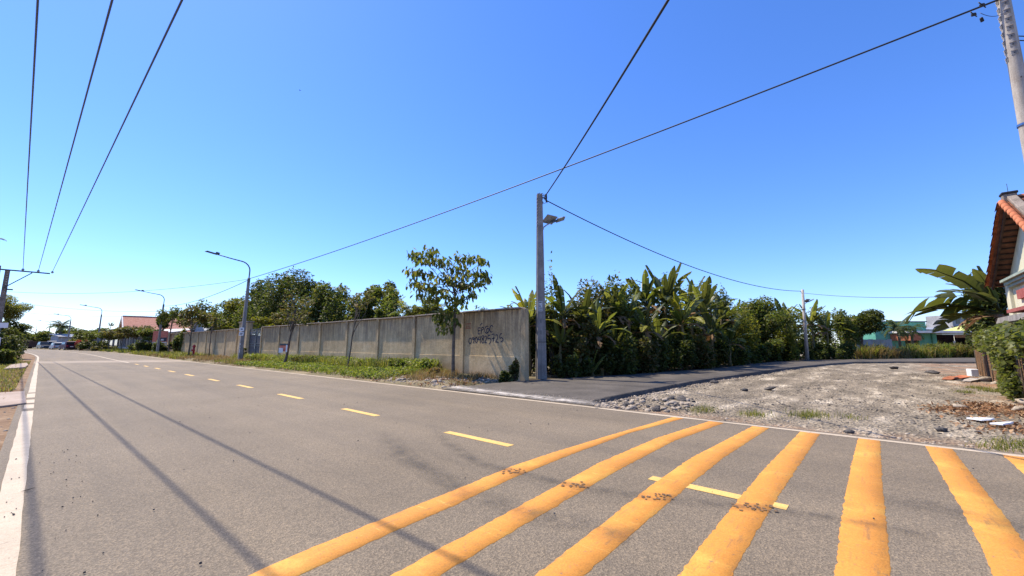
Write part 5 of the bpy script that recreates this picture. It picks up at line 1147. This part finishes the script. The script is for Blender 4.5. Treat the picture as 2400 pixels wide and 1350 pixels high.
# ------------------------------------------------------------------ banana thicket along the lane
BN = [ # px, metres beyond the kerb, row of the stem top, leaf length, leaves, share upright, palette, label
 (1238, 2.2, 742, 1.9, 6, .7, 'gyg', 'bright young banana plant with upright yellow green leaf behind the wall end'),
 (1324, 2.0, 728, 2.2, 7, .3, 'gdd', 'banana plant with broad flat leaves just right of the corner pole'),
 (1312, 1.6, 795, 1.2, 6, .6, 'gyg', 'low young banana plant at the foot of the corner pole'),
 (1408, .7, 768, 1.75, 8, .5, 'ggd', 'banana plant with pinkish bare stem, first clear of the corner pole'),
 (1386, .35, 858, 1.15, 4, .9, 'gg', 'small banana sucker with one upright leaf by the kerb'),
 (1478, 1.6, 735, 2.0, 9, .55, 'ggd', 'banana plant with tattered leaves in the middle of the thicket'),
 (1515, .8, 770, 1.7, 8, .45, 'gyd', 'banana plant with a pale drooping leaf below the tallest one'),
 (1562, 2.2, 712, 2.3, 10, .62, 'gdd', 'tallest banana plant, leaves fanned highest over the thicket'),
 (1606, .9, 755, 2.0, 9, .6, 'gyg', 'banana plant with a yellow leaf, between the two tallest'),
 (1650, 1.6, 728, 2.3, 10, .6, 'gdd', 'banana plant with dark shiny leaves spreading right over the bushes'),
 (1668, .6, 778, 1.8, 7, .35, 'dgd', 'lower banana plant in front of the dark shiny one'),
 (1708, .5, 800, 1.7, 6, .4, 'ggd', 'small banana plant with pale leaf at the right end of the thicket'),
 (1545, 1.0, 800, 1.6, 7, .5, 'dgd', 'short shaded banana plant under the tallest one'),
 (1440, 1.0, 800, 1.6, 6, .5, 'dgd', 'short shaded banana plant left of the tattered one'),
 (1365, 1.9, 738, 1.9, 7, .5, 'gdd', 'banana plant behind the one with the pinkish stem'),
 (1440, 2.2, 722, 2.0, 8, .6, 'ggd', 'banana plant rising left of the tattered one'),
 (1528, 3.0, 715, 2.1, 8, .65, 'gdd', 'banana plant half hidden left of the tallest'),
 (1625, 2.8, 722, 2.1, 8, .6, 'gdd', 'banana plant half hidden behind the yellow leaved one'),
 (1690, 1.9, 745, 2.0, 8, .45, 'gdd', 'banana plant leaning over the yellow green bush'),
 (1850, 3.6, 757, 2.4, 6, .5, 'gdd', 'banana plant poking up behind the dense bush tree'),
 (1908, 3.0, 758, 2.3, 10, .6, 'gdd', 'banana plant fanned out beside the slim leaning pole'),
 (1940, 2.2, 775, 2.0, 8, .5, 'gyd', 'banana plant with yellowing leaves right of the slim pole'),
 (1866, 2.4, 795, 1.8, 6, .3, 'ddg', 'low dark banana plant at the foot of the slim pole')]
for i, (px, off, py, ll, nl, up, pal, lb) in enumerate(BN):
    p = by_lane(px, off); py += 12 if px < 1500 else 0; banana(p, max(.25, z_at(px, py, p)), ll * (.92 if px < 1500 else 1.1), lb, 300 + i, nl + 5, up, pal, 4 if py < 790 else 2)
p = at_x(252, 800, 17); banana((p.x + float(cs(p.y)) * 0, p.y, .3), z_at(252, 766, p), 2.2, 'far banana plant above the long shed roof', 360, 8, .6, 'gdd', 1, None)
# big-leaved banana beside the gable house
p = Vector((30.2, -4.75, 0)); hb = thing('banana_plant', 'large banana plant with long arching leaves beside the gable house', 'banana plant', p)
zt = z_at(2322, 735, p); mbs, top = banana_stem(zt, .16, 77); mbs.build('stem', M['banana_stem'], hb, True); top = Vector((0, 0, zt))
def hleaf(kind, var, az, L, el, dz=0, tw=0, wid=1.0):
    o = link('leaf', BL[kind][var], hb); o.location = top + Vector((0, 0, dz)); o.rotation_euler = (R(el), R(tw), R(az)); o.scale = (L * wid, L, L)
hleaf('d', 2, 41, 4.0, 14, .15, 14, 1.3); hleaf('d', 2, 46, 3.7, -10, .1, -16, 1.5); hleaf('d', 6, 39, 4.0, -24, .0, 8, 1.5); hleaf('d', 3, 42, 5.3, -9, -.05, 30, 1.45); hleaf('d', 2, 37, 3.2, -36, -.1, -14, 1.4)
hleaf('d', 1, 60, 2.6, 8, .1, 0, .9); hleaf('d', 1, -30, 2.4, 0, .1); hleaf('d', 0, 5, 2.3, 10, .1); hleaf('d', 2, 150, 2.4, 0, 0)
for az in (20, 80, 200, 310): hleaf('b', 4, az, 1.9, 0, -.2)

# ------------------------------------------------------------------ shrubs filling the thicket
k = 0
for px, off, py, w, lm, lf, n_ in ((1262, 3.4, 790, .9, 'leaf_gloss', .15, 1100), (1336, 2.2, 790, 1.0, 'leaf_gloss', .15, 1200), (1372, 1.0, 785, 1.1, 'leaf_dry', .16, 1200), (1418, .9, 800, 1.0, 'leaf_gloss', .15, 1100), (1455, .8, 805, 1.1, 'leaf_dark', .16, 1300), (1500, .8, 805, 1.2, 'leaf_dry', .15, 1300), (1545, .8, 808, 1.2, 'leaf_dark', .16, 1300), (1590, .8, 800, 1.3, 'leaf_dark', .16, 1300), (1635, .8, 805, 1.3, 'leaf_dry', .17, 1400), (1680, .8, 802, 1.4, 'leaf_dark', .17, 1400), (1720, .8, 800, 1.4, 'leaf_dark', .17, 1400), (1765, .9, 808, 1.5, 'leaf_dark', .17, 1400), (1805, .9, 806, 1.5, 'leaf_mid', .17, 1300), (1838, .9, 800, 1.2, 'leaf_gloss', .17, 1300), (1872, 2.2, 800, 1.3, 'leaf_dark', .17, 1300), (1928, 1.6, 803, 1.3, 'leaf_dark', .18, 1300), (1968, 1.0, 812, 1.5, 'leaf_dark', .18, 1100)):
    p = by_lane(px, off); h = z_at(px, py, p); k += 1; shrub(p, (w, w * .8, h), lm, lf, int(n_ * 1.3), 400 + k, ORD[k - 1] + ' dark leafy shrub along the lane edge, counting from the corner pole', 'leafy shrubs along the lane edge')
for px, off, py, w, lm, lf, n_ in ((1280, 3.4, 735, 1.5, 'leaf_mid', .16, 1300), (1345, 3.0, 708, 1.5, 'leaf_dry', .15, 1700), (1385, 2.6, 693, 1.5, 'leaf_dry', .15, 1700), (1440, 3.0, 690, 1.6, 'leaf_mid', .16, 1700), (1500, 3.2, 690, 1.8, 'leaf_dark', .17, 1700), (1560, 3.4, 695, 1.9, 'leaf_dark', .17, 1800), (1620, 3.2, 700, 2.0, 'leaf_mid', .17, 1800), (1680, 3.0, 720, 2.2, 'leaf_dark', .18, 1800), (1725, 2.6, 738, 2.2, 'leaf_mid', .18, 1800)):
    p = by_lane(px, off); h = z_at(px, py, p); k += 1; shrub(p, (w, w * .8, h), lm, lf, int(n_ * 1.4), 400 + k, ORD[k - 18] + ' tall tangled shrub behind the front bananas, counting from the corner pole', 'tall shrubs behind the bananas', clumps=12)
for px in range(1310, 1990, 34):
    p = by_lane(px, .42); w = .5 + .0004 * (px - 1275); k += 1
    if 1870 < px < 1905: continue
    shrub(p, (w, w * .7, rnd.uniform(.7, 1.1)), rnd.choice(('leaf_dark', 'leaf_gloss', 'leaf_dark')), .13, 260, 500 + k, ORD[k - 27] + ' low undergrowth clump spilling onto the lane kerb, counting from the corner pole', 'undergrowth along the lane kerb', stems=False, name='undergrowth')
for px in range(1300, 1960, 60):
    p = by_lane(px, 5.5); k += 1; shrub(p, (2.2, 1.6, z_at(px, 745, p)), 'leaf_dark', .24, 900, 500 + k, ORD[(px - 1300) // 60] + ' dark bush deep behind the banana thicket, counting from the corner pole', 'bushes deep in the thicket', clumps=12)
p = by_lane(1292, 2.2); shrub(p, (.42, .42, z_at(1292, 655, p)), 'leaf_mid', .12, 420, 470, 'slim upright bush rising behind the corner pole', None, clumps=14)
cl_ = at_depth(1242, 812, 20.0); shrub((cl_.x, cl_.y, 0), (.42, .45, 2.75), 'leaf_gloss', .12, 1500, 471, 'dark climbing shrub covering the end of the wall', None, clumps=16)
p = by_lane(1738, 1.6); shrub(p, (2.1, 1.5, z_at(1738, 748, p)), 'leaf_yellow', .15, 2300, 472, 'yellow green bush right of the banana thicket', None, clumps=14)
p = by_lane(1838, .9); shrub(p, (1.8, 1.1, z_at(1838, 776, p)), 'leaf_yellow', .15, 1500, 473, 'yellow green bush at the lane edge near the slim pole', None)
p = by_lane(1800, 2.6); h = z_at(1795, 696, p); tree('bush_tree', 'dense rounded bush tree rising behind the lane bushes', 'tree', p, h, (2.7, 2.4, 2.6), h - 3, 'leaf_mid', .2, 4200, 474, 18, .14)
p = by_lane(1765, 3.6); h = z_at(1765, 705, p); tree('bush_tree', 'looser bush tree just left of the dense rounded one', 'tree', p, h, (2.0, 2.0, 2.4), h - 3, 'leaf_mid', .2, 2200, 475, 12, .12)
p = at_depth(2022, 812, 47); h = z_at(2022, 757, p); tree('bush_tree', 'low round dark bush tree in front of the green house', 'tree', p, h, (3.0, 2.4, 1.7), 1.0, 'leaf_gloss', .24, 4200, 476, 18, .16)
p = at_depth(2342, 812, 22.5); shrub(p, (.8, .9, z_at(2342, 738, p)), 'leaf_dark', .18, 2600, 477, 'dark bushy shrub under the large banana by the house', None, clumps=12)
p = at_depth(2312, 812, 27); shrub(p, (.75, .8, z_at(2312, 748, p)), 'leaf_dark', .18, 1500, 478, 'dark shrub between the carport and the woven fence', None)
for px, sd in ((2185, 481), (2208, 482), (2232, 483)): p = at_depth(px, 812, 130); h = z_at(px, 762, p); tree('distant_tree', {2185: 'distant tree above the left end of the long grey roof', 2208: 'distant tree above the middle of the long grey roof', 2232: 'distant tree above the right end of the long grey roof'}[px], 'tree', p, h, (4.0, 3, 2.4), 3, 'leaf_mid', .6, 500, sd, 8, .2, group='distant trees above the grey roof')
p = at_depth(1985, 812, 46); shrub(p, (1.5, 1.3, z_at(1985, 768, p)), 'leaf_mid', .2, 1500, 484, 'green bush between the slim pole bananas and the round tree', None, clumps=12)
p = at_depth(1955, 812, 50); shrub(p, (1.6, 1.3, z_at(1955, 766, p)), 'leaf_mid', .2, 1600, 486, 'mid green bush behind the slim pole bananas, before the far wood', None, clumps=12)
p = at_depth(2000, 812, 49); shrub(p, (2.2, 1.3, z_at(2000, 776, p)), 'leaf_dark', .2, 1800, 485, 'dark bush at the foot of the round tree', None, clumps=12)
rr = np.random.default_rng(3); bl = []
for px in range(1240, 2420, 16): q = at_depth(px, 812, 190 + rr.uniform(-15, 25)); hh = rr.uniform(2.5, 5.0); bl.append((np.array([q.x, q.y, hh * .5]), np.array([5.5, 5.5, hh])))
Pw, Dw = blob_points(bl, 9000, rr, .4); Pw[:, 2] = np.maximum(Pw[:, 2], .2); Vw, Fw = leaf_cloud(Pw, 1.3, rr, .2, .6, Dw)
tag(link('distant_wood', np_mesh('distant_wood', Vw, Fw, M['leaf_mid'])), kind='stuff')
# palm builder: arching fronds with leaflets, each frond a part
def frond_mesh(seed, droop, wid, n_=22, m='leaf_mid'):
    r = random.Random(seed); V = []; F = []; p = Vector((0, 0, 0)); pts = []
    for i in range(n_ + 1):
        a = R(58 - droop * (i / n_) ** 1.2); pts.append(p.copy()); p += Vector((0, math.cos(a), math.sin(a))) / n_
    for i in range(3, n_):
        t = i / n_; L = wid * math.sin(PI * min(1, t * .9 + .08)) ** .6
        for s in (-1, 1):
            b = pts[i]; e = b + Vector((s * L * .8, L * .45, -L * r.uniform(.2, .5))); o = len(V); w = Vector((0, .016, 0)); mid = b.lerp(e, .5) + Vector((0, 0, .03))
            V += [b - w, b + w, mid + w * 1.3, mid - w * 1.3, e]; F += [(o, o + 1, o + 2, o + 3), (o + 3, o + 2, o + 4, o + 4)]
    me = bpy.data.meshes.new('frond'); mb = MB(); mb.v = [tuple(v) for v in V]; mb.f = [tuple(dict.fromkeys(f)) for f in F]; mb.mi = [0] * len(F); mb.tube([pts[0], pts[n_ // 2], pts[n_]], [.014, .009, .002], 4, False)
    me.from_pydata(mb.v, [], mb.f); me.materials.append(M[m]); me.update(); return me
FR = [frond_mesh(1, 75, .22), frond_mesh(2, 105, .22), frond_mesh(3, 130, .2), frond_mesh(4, 95, .24, 22, 'leaf_yellow'), frond_mesh(5, 120, .22, 22, 'leaf_dark')]
def palm(loc, h, L, n_, label, seed, sel=(0, 1, 2, 3), r0=.12, group=None, tilt=(-30, 34)):
    t = thing('palm', label, 'palm', loc, 0, group); r = random.Random(seed); MB().tube([(0, 0, -.1), (.05, 0, h * .5), (0, .03, h)], [r0 * 1.2, r0, r0 * .8], 8).build('trunk', M['bark'], t, True)
    for i in range(n_):
        o = link('frond', FR[r.choice(sel)], t); o.location = (0, .03, h); o.rotation_euler = (R(r.uniform(*tilt)), R(r.uniform(-15, 15)), i * 2.4 + r.uniform(-.2, .2)); q = L * r.uniform(.8, 1.15); o.scale = (q, q, q)
    return t
p = at_x(962, 800, 15.2); palm(p.xy.to_3d(), z_at(962, 742, p), 1.7, 13, 'areca palm whose yellow green fronds top the wall left of the corner tree', 501, (3, 3, 0, 1))
p = at_x(1000, 800, 15.6); palm(p.xy.to_3d(), z_at(1000, 735, p), 1.7, 11, 'second areca palm behind the wall, directly behind the corner tree', 502, (0, 3, 1))
p = at_depth(2110, 812, 50); palm(p, z_at(2110, 798, p), 2.2, 20, 'dark small palm before the green house door', 503, (4, 4, 2), .12, None, (-60, 30))
p = at_depth(2140, 812, 51); palm(p, z_at(2140, 803, p), 1.8, 16, 'lower dark palm right of the small palm at the green house', 504, (4, 4, 2), .12, None, (-60, 30))
p = at_depth(138, 805, 118); palm(p, z_at(138, 780, p), 3.0, 34, 'dark far palm beyond the parked cars', 505, (0, 0, 1), .25, None, (-75, 30))
p = at_depth(36, 812, 43); palm(p, z_at(36, 808, p), 1.5, 12, 'dark spiky palm shrub by the marker post on the left', 506, (4, 4, 1))

# ------------------------------------------------------------------ trees behind the wall
def back(px, py, X, half, lm, leaf, n_, sd, label, depth=None, cl=16, shell=.5, name='garden_tree', asp=.45, hz=None, cr=.38):
    p = at_x(px, 800, X); h = z_at(px, py, p); D = p.x * U[0] + p.y * U[1]; rx = half / 957 * D; p.z = 0
    return tree(name, label, 'tree', p, h, (rx, rx * .9, hz or h * .42), h * .45, lm, leaf, n_, sd, cl, max(.08, rx * .055), group=None, shell=shell, asp=asp, clump_r=cr)
back(668, 641, 18, 84, 'leaf_dark', .26, 6500, 601, 'broad dark crowned tree highest behind the wall, nearest the lamp', cl=22)
back(612, 668, 19, 52, 'leaf_dark', .26, 3200, 602, 'dark tree sloping down to the street lamp behind the wall', cl=14)
back(770, 640, 18, 52, 'leaf_mid', .24, 4200, 603, 'narrow dark green tree in the middle behind the wall', cl=18)
back(868, 636, 17, 78, 'leaf_mid', .21, 5200, 604, 'open crowned tree with bare stems showing sky behind the wall', cl=26, shell=.3, cr=.26)
back(930, 668, 17.5, 50, 'leaf_mid', .2, 2400, 605, 'smaller thin tree at the right end of the garden trees', cl=14, shell=.3, cr=.3)
back(560, 692, 17, 55, 'leaf_yellow', .28, 2600, 606, 'yellow green tree hanging over the gate post', cl=14)
back(530, 702, 17.5, 55, 'leaf_mid', .28, 2600, 616, 'broad mid green tree joining the yellow green tree over the far wall', cl=16)
back(600, 660, 21, 60, 'leaf_dark', .28, 2600, 617, 'dark tree crown behind the lamp head side of the garden', cl=14)
back(505, 715, 18, 42, 'leaf_mid', .34, 1700, 607, 'large leaved tree over the far wall, left of the yellow green one', cl=12)
back(472, 700, 20, 40, 'leaf_mid', .36, 1400, 608, 'tall large leaved tree over the far wall by the grey shed', cl=12)
back(690, 722, 16, 60, 'leaf_dry', .2, 2200, 609, 'brownish bushy tree leaning over the wall top', cl=14, hz=1.0)
back(640, 735, 15.6, 50, 'leaf_yellow', .2, 1700, 610, 'low yellow green shrub tree just behind the wall by the gate', cl=12, hz=.9)
for px, X, py, w, lm in ((720, 16.5, 705, 55, 'leaf_dark'), (800, 16.2, 700, 45, 'leaf_dark'), (905, 16, 712, 40, 'leaf_mid'), (590, 16.5, 730, 45, 'leaf_mid')):
    p = at_x(px, 800, X); p.z = 0; D = p.x * U[0] + p.y * U[1]; w = w / 957 * D; shrub(p, (w, w * .8, z_at(px, py, p)), lm, .2, 1500, 620 + px, {720: 'dark garden shrub under the broad dark tree behind the wall', 800: 'dark garden shrub between the narrow and open trees behind the wall', 905: 'green garden shrub under the thin tree behind the wall', 590: 'green garden shrub peeping over the dark gate'}[px], None, 'garden_shrub', clumps=12)
back(968, 690, 17, 30, 'leaf_mid', .2, 1300, 618, 'low green tree filling in left of the corner tree behind the wall', cl=10)
back(1015, 694, 17, 42, 'leaf_dark', .2, 1600, 611, 'dark tree behind the wall and the corner tree', cl=12)
back(1122, 690, 19, 32, 'leaf_mid', .16, 900, 612, 'light feathery tree behind the wall right of the corner tree', cl=14, shell=.25, asp=.25, cr=.3)
back(1180, 696, 20, 26, 'leaf_mid', .26, 500, 613, 'thin papaya like tree showing above the wall end', cl=8, shell=.3, asp=.35)
# ------------------------------------------------------------------ young street trees on the verge
def street(px, X, py, half, lm, leaf, n_, sd, label, lean=(0, 0), hz=None, cl=10, r0=.06, trunk=None, cr=.36, shell=.4):
    p = at_x(px, 810, X); h = z_at(px, py, p); D = p.x * U[0] + p.y * U[1]; rx = half / 957 * D; c = float(cs(p.y)) * 0
    p.z = vz(p.x, p.y) - .05 if p.y > 12 else 0
    return tree('street_tree', label, 'tree', p, h - p.z, (rx, rx, hz or rx * .8), h * .5, lm, leaf, n_, sd, cl, r0, lean, 'young street trees on the verge', 'bark', cr, shell, .45)
st2 = street(817, 11.7, 680, 34, 'leaf_dry', .13, 150, 701, 'slim leaning sapling with reddish sparse leaves before the wall', (.35, -.3), cl=12, r0=.05, cr=.3)
st3 = street(668, 11.2, 662, 62, 'leaf_dry', .15, 330, 702, 'sparse twiggy street tree with small signs tied to its trunk', (.5, -.4), 2.0, 16, .10, cr=.26)
street(445, 11.4, 712, 42, 'leaf_dry', .24, 900, 703, 'street tree with brownish crown beside the red hydrant', (0, 0), 1.6, 12, .09)
street(396, 11.4, 716, 30, 'leaf_mid', .26, 700, 704, 'street tree with light green crown before the vine covered wall', (0, 0), 1.9, 10, .08)
street(492, 11.6, 738, 16, 'leaf_dry', .2, 120, 705, 'nearly bare thin street tree between hydrant and gate', (0, 0), .8, 6, .06)
street(572, 11.6, 812, 8, 'leaf_dry', .15, 60, 706, 'short leafless stick of a tree by the gate post', (0, 0), .4, 4, .06)
for i, (px, py, hw, lm, lb) in enumerate(((378, 738, 14, 'leaf_dark', 'small dark street tree clinging near the second lamp'), (350, 770, 34, 'leaf_mid', 'low spreading street tree right before the bar fence'), (318, 762, 38, 'leaf_dry', 'low spreading street tree below the salmon roof edge'), (285, 766, 36, 'leaf_dry', 'low spreading street tree before the salmon gable'), (255, 772, 34, 'leaf_mid', 'low spreading street tree by the third lamp'), (225, 770, 30, 'leaf_mid', 'low street tree left of the third lamp'), (200, 772, 26, 'leaf_mid', 'low street tree behind the red flowering bush'))):
    p = at_depth(px, 808, 62 + 4.5 * i); h = z_at(px, py, p); rx = hw / 957 * (62 + 4.5 * i); p.z = float(zr(p.y)); tree('street_tree', lb, 'tree', p, h - p.z, (rx, rx, 1.2), 1.8, lm, .33, 900, 720 + i, 12, .09, group='young street trees on the verge')
# signs tied round the twiggy tree
p = at_x(678, 815, 11.05); tg = thing('tied_signs', 'small red and white signs tied round the twiggy street tree', 'sign', (st3.location.x - .05, st3.location.y - .05, z_at(670, 815, st3.location)), R(-45))
MB().box((.05, -.16, 0), (.55, .02, .50)).build('red_sign', M['red_board'], tg); MB().box((.05, -.185, .22), (.56, .02, .13)).build('dark_strip', M['dark_steel'], tg); MB().box((-.13, -.2, -.17), (.28, .02, .32)).build('white_sign', M['white'], tg); MB().box((.24, -.19, -.05), (.10, .02, .5)).build('white_strip', M['white'], tg)
MB().tube([(.14 * math.cos(q), .14 * math.sin(q), 0) for q in np.linspace(0, 2 * PI, 12)], .012, 4).build('tie', M['wire'], tg)
# the corner tree: big drooping leaves, the nearest ones each a leaf of its own
TX, TY = 12.2, 14.15; tz = vz(TX, TY) - .03; TD = TX * U[0] + TY * U[1]
ct = thing('street_tree', 'young street tree with tiers of large drooping leaves before the wall corner', 'tree', (TX, TY, tz), 0, 'young street trees on the verge')
def tp(px, py, dd=0):
    q = at_depth(px, py, TD + dd); return np.array([q.x - TX, q.y - TY, q.z - tz])
CL = [(978, 598, 24, 13, .2), (1010, 590, 16, 12, -.3), (1002, 610, 28, 10, 0), (1037, 612, 20, 14, .5), (968, 636, 20, 10, -.4), (995, 640, 24, 12, .4), (1085, 604, 20, 12, -.2), (1112, 606, 22, 10, .4), (1132, 612, 14, 9, 0), (1070, 628, 22, 14, .6), (1105, 640, 28, 12, -.5), (1135, 648, 17, 14, .1), (1050, 652, 26, 14, -.7), (975, 662, 22, 10, .2), (1000, 672, 26, 13, -.5), (1030, 682, 24, 14, .5), (1088, 668, 26, 14, .2), (1118, 664, 20, 12, -.3), (985, 690, 14, 8, 0), (1062, 700, 22, 14, -.6), (1010, 700, 20, 12, .4), (1082, 704, 14, 16, .3), (1045, 735, 22, 14, -.3), (1062, 722, 18, 14, .3), (1030, 748, 14, 12, 0), (1045, 768, 20, 11, -.2), (1068, 752, 12, 10, .2), (1105, 690, 14, 8, .2)]
r = np.random.default_rng(808); P = []; tips = []
for px, py, hw, hh, dd in CL:
    c = tp(px, py, dd); tips.append(tuple(c)); n_ = int(hw * hh * .22) + 9; a = r.normal(0, .55, n_).clip(-.85, .85) * hw / 957 * TD; b = r.normal(0, .5, n_).clip(-1.1, 1) * hh / 957 * TD; g = r.normal(0, .30, n_)
    P.append(c + a[:, None] * np.array([V_[0], V_[1], 0]) + g[:, None] * np.array([U[0], U[1], 0]) + b[:, None] * np.array([0, 0, 1.0]))
P = np.concatenate(P); order = np.argsort(P[:, 0] * U[0] + P[:, 1] * U[1]); P = P[order]
def big_leaf(seed):
    r = random.Random(seed); mb = MB(); L, w = 1.0, .23; rows = [(0, .02), (.22, .85), (.5, 1), (.78, .62), (1, .03)]; pts = []
    for t, k in rows:
        z = -.16 * t * t; f = .07 * k; pts.append([(-w * k, t, z + f), (0, t, z), (w * k, t, z + f)])
    vs = [p for row in pts for p in row]; mb.add(vs, [(3 * i + j, 3 * i + j + 1, 3 * i + j + 4, 3 * i + j + 3) for i in range(4) for j in range(2)])
    me = bpy.data.meshes.new('leaf'); me.from_pydata(mb.v, [], mb.f); me.materials.append(M[('leaf_gloss', 'leaf_mid', 'leaf_yellow')[seed % 3]]); me.update(); return me
LM = [big_leaf(i) for i in range(3)]; BV = np.array([v.co[:] for v in LM[0].vertices]); BF = np.array([list(p.vertices) for p in LM[0].polygons])
Rm = []; restV = []; restF = []
for i, c in enumerate(P):
    az = r.uniform(0, 6.28); el = R(r.uniform(-82, -15)); L = r.uniform(.17, .29); mtx = Matrix.Rotation(az, 3, 'Z') @ Matrix.Rotation(el, 3, 'X') @ Matrix.Rotation(r.uniform(-.5, .5), 3, 'Y')
    if i < 300:
        o = link('leaf', LM[int(r.choice([0, 1, 1, 2, 2]))], ct); o.location = c; o.rotation_euler = mtx.to_euler(); o.scale = (L, L, L)
    else:
        restF.append(BF + len(restV) * len(BV)); restV.append((np.array(mtx) @ BV.T).T * L + c)
o = link('foliage', np_mesh('foliage', np.concatenate(restV), np.concatenate(restF), M['leaf_mid']), ct); tag(o, kind='stuff')
mb = MB(); b0 = Vector((0, 0, -.1)); fk = Vector(tuple(tp(1068, 705)))
mb.tube([b0, Vector(tuple(tp(1062, 840))), Vector(tuple(tp(1064, 770))), fk], [.095, .075, .062, .05], 8, False)
f2 = Vector(tuple(tp(1060, 655, .1)))
mb.tube([fk, f2, Vector(tuple(tp(1052, 615)))], [.045, .03, .015], 6, False)
for t in tips:
    t = Vector(t); z = t.z
    j = fk.lerp(f2, rnd.random() * .9) if z > fk.z - .1 else b0.lerp(fk, min(.97, max(.3, (z + .35) / fk.z)))
    mid = j.lerp(t, .55) + Vector((0, 0, .12)); mb.tube([j, mid, t], [.022, .014, .006], 5, False)
mb.build('trunk', M['bark'], ct, True)
# weeds with leafy stems near the corner
for px, py, X, w, h, lm, lb in ((1188, 880, 12.3, .28, .5, 'leaf_dark', 'dark weedy bush at the foot of the wall corner'), (1205, 878, 12.7, .18, .8, 'leaf_dry', 'dry brown weed stalks beside the dark bush at the wall corner'), (940, 850, 12.6, .6, .55, 'leaf_dark', 'dark low weed clump against the wall, fourth panel'), (700, 840, 12.0, .8, .6, 'leaf_dry', 'brown weed clump beside the tied signs tree'), (600, 838, 12.2, .8, .6, 'weed', 'green weed clump before the dark gate'), (860, 850, 12.7, .7, .6, 'weed', 'green weed clump against the wall beyond the slim sapling'), (1010, 860, 12.8, .5, .6, 'weed', 'green weeds against the wall left of the corner tree'), (1020, 880, 11.6, .3, .35, 'grass_dry', 'dry weed tuft by the pale boulder')):
    p = at_x(px, py, X); shrub((X, p.y, vz(X, p.y) - .05), (w, w, h), lm, .12, 320, px, lb, None, 'weed_clump', 'weed')
p = at_x(418, 812, 13.1); shrub((13.0, p.y, .2), (1.0, 1.6, z_at(418, 770, p) - .3), 'leaf_mid', .22, 1500, 760, 'green creeper mass growing on the far wall behind the hydrant', None, cat='creeper', name='creeper')
p = at_depth(190, 812, 84); shrub((p.x, p.y, float(zr(p.y))), (.95, .9, 1.7), 'red_flower', .2, 900, 761, 'pink red flowering bush right of the maroon car', None, name='flower_bush', cat='bush')
for i, (px, D, w, h, lm, lb) in enumerate(((215, 82, 2.4, 1.7, 'leaf_dark', 'dark low hedge bush right of the flowering bush'), (245, 80, 2.2, 1.0, 'leaf_dry', 'brown low bush along the verge before the shed'), (345, 66, 1.8, 1.7, 'leaf_dark', 'dark shrub at the fence left of the red board'), (330, 68, 1.6, 1.4, 'leaf_mid', 'mid green shrub at the bar fence'), (384, 60, 1.3, 1.7, 'leaf_dark', 'dark shrub under the red board'), (178, 92, 2.0, 2.6, 'leaf_yellow', 'yellow green hedge behind the maroon car'))):
    p = at_depth(px, 812, D); shrub((p.x, p.y, float(zr(p.y)) - .05), (w, w * .8, h), lm, .25, 1000, 770 + i, lb)
for i, (px, py, D, hw, lm, lb) in enumerate(((150, 772, 125, 30, 'leaf_dark', 'dark far tree right of the far palm'), (112, 776, 128, 30, 'leaf_mid', 'mid green far tree over the silver van'), (92, 782, 140, 26, 'leaf_mid', 'far tree at the road bend, centre'), (70, 784, 165, 24, 'leaf_dry', 'pale brown far tree at the road bend, left one'), (60, 780, 190, 20, 'leaf_dark', 'small farthest tree above the road bend'), (40, 776, 120, 30, 'leaf_mid', 'far tree behind the left marker post'), (175, 768, 130, 34, 'leaf_mid', 'wide far tree behind the yellow green hedge'), (210, 770, 125, 30, 'leaf_dark', 'far tree behind the third street lamp'))):
    p = at_depth(px, 805, D); p.z = .35; h = z_at(px, py, p); rx = hw / 957 * D; tree('roadside_tree', lb, 'tree', p, h - .35, (rx, rx, (h - 1) * .5), h * .4, lm, .5, 1500, 800 + i, 14, .2)
# left side growth
def left_at(px, D): p = at_depth(px, 812, D); p.z = lz(p.x, min(p.y, 280)); return p
p = left_at(8, 44); h = z_at(18, 692, p); tree('feathery_tree', 'bright green feathery tree over the left roadside', 'tree', p, h - p.z, (2.0, 2.0, 1.7), h * .6, 'leaf_yellow', .17, 3800, 830, 20, .13, asp=.28)
p = left_at(14, 42); h = z_at(22, 742, p); tree('leaning_tree', 'dark tree below the feathery one at the left edge', 'tree', p, h - p.z, (1.45, 1.45, 1.3), h * .5, 'leaf_dark', .17, 2400, 831, 14, .12)
p = left_at(-66, 50); h = z_at(4, 560, p); palm(p, h - .6, 1.6, 9, 'dark palm top peeking in high at the left edge', 832, (4, 2), .1)
for i, (px, D, w, h, lm, lb) in enumerate(((6, 38, 1.3, 2.5, 'leaf_dark', 'dark bush under the sign boards on the left'), (16, 39, .9, 1.7, 'leaf_mid', 'mid green bush beside the dark one on the left'), (28, 42, .45, .9, 'leaf_gloss', 'glossy low bush nearest the marker post'), (4, 31, .8, .9, 'leaf_mid', 'low leafy weeds at the very left edge'))):
    p = left_at(px, D); shrub(p, (w, w, h), lm, .15, 1500, 840 + i, lb)
# a bird high in the sky
P = at_depth(703, 212, 120); bd = thing('bird', 'tiny dark bird flying high in the sky', 'bird', P, .6)
MB().tube([(0, -.22, 0), (0, -.1, .02), (0, .1, .02), (0, .2, .03), (0, .26, .03)], [.01, .06, .07, .04, .008], 7).build('body', M['ink'], bd, True)
for s in (-1, 1): MB().add([(0, -.08, .04), (0, .1, .04), (s * .25, .08, .14), (s * .48, -.04, .10), (s * .25, -.06, .13)], [(0, 1, 2, 4), (4, 2, 3)]).build('wing', M['ink'], bd)
MB().add([(-.03, -.2, .0), (.03, -.2, 0), (.07, -.36, 0), (-.07, -.36, 0)], [(0, 1, 2, 3)]).build('tail', M['ink'], bd)
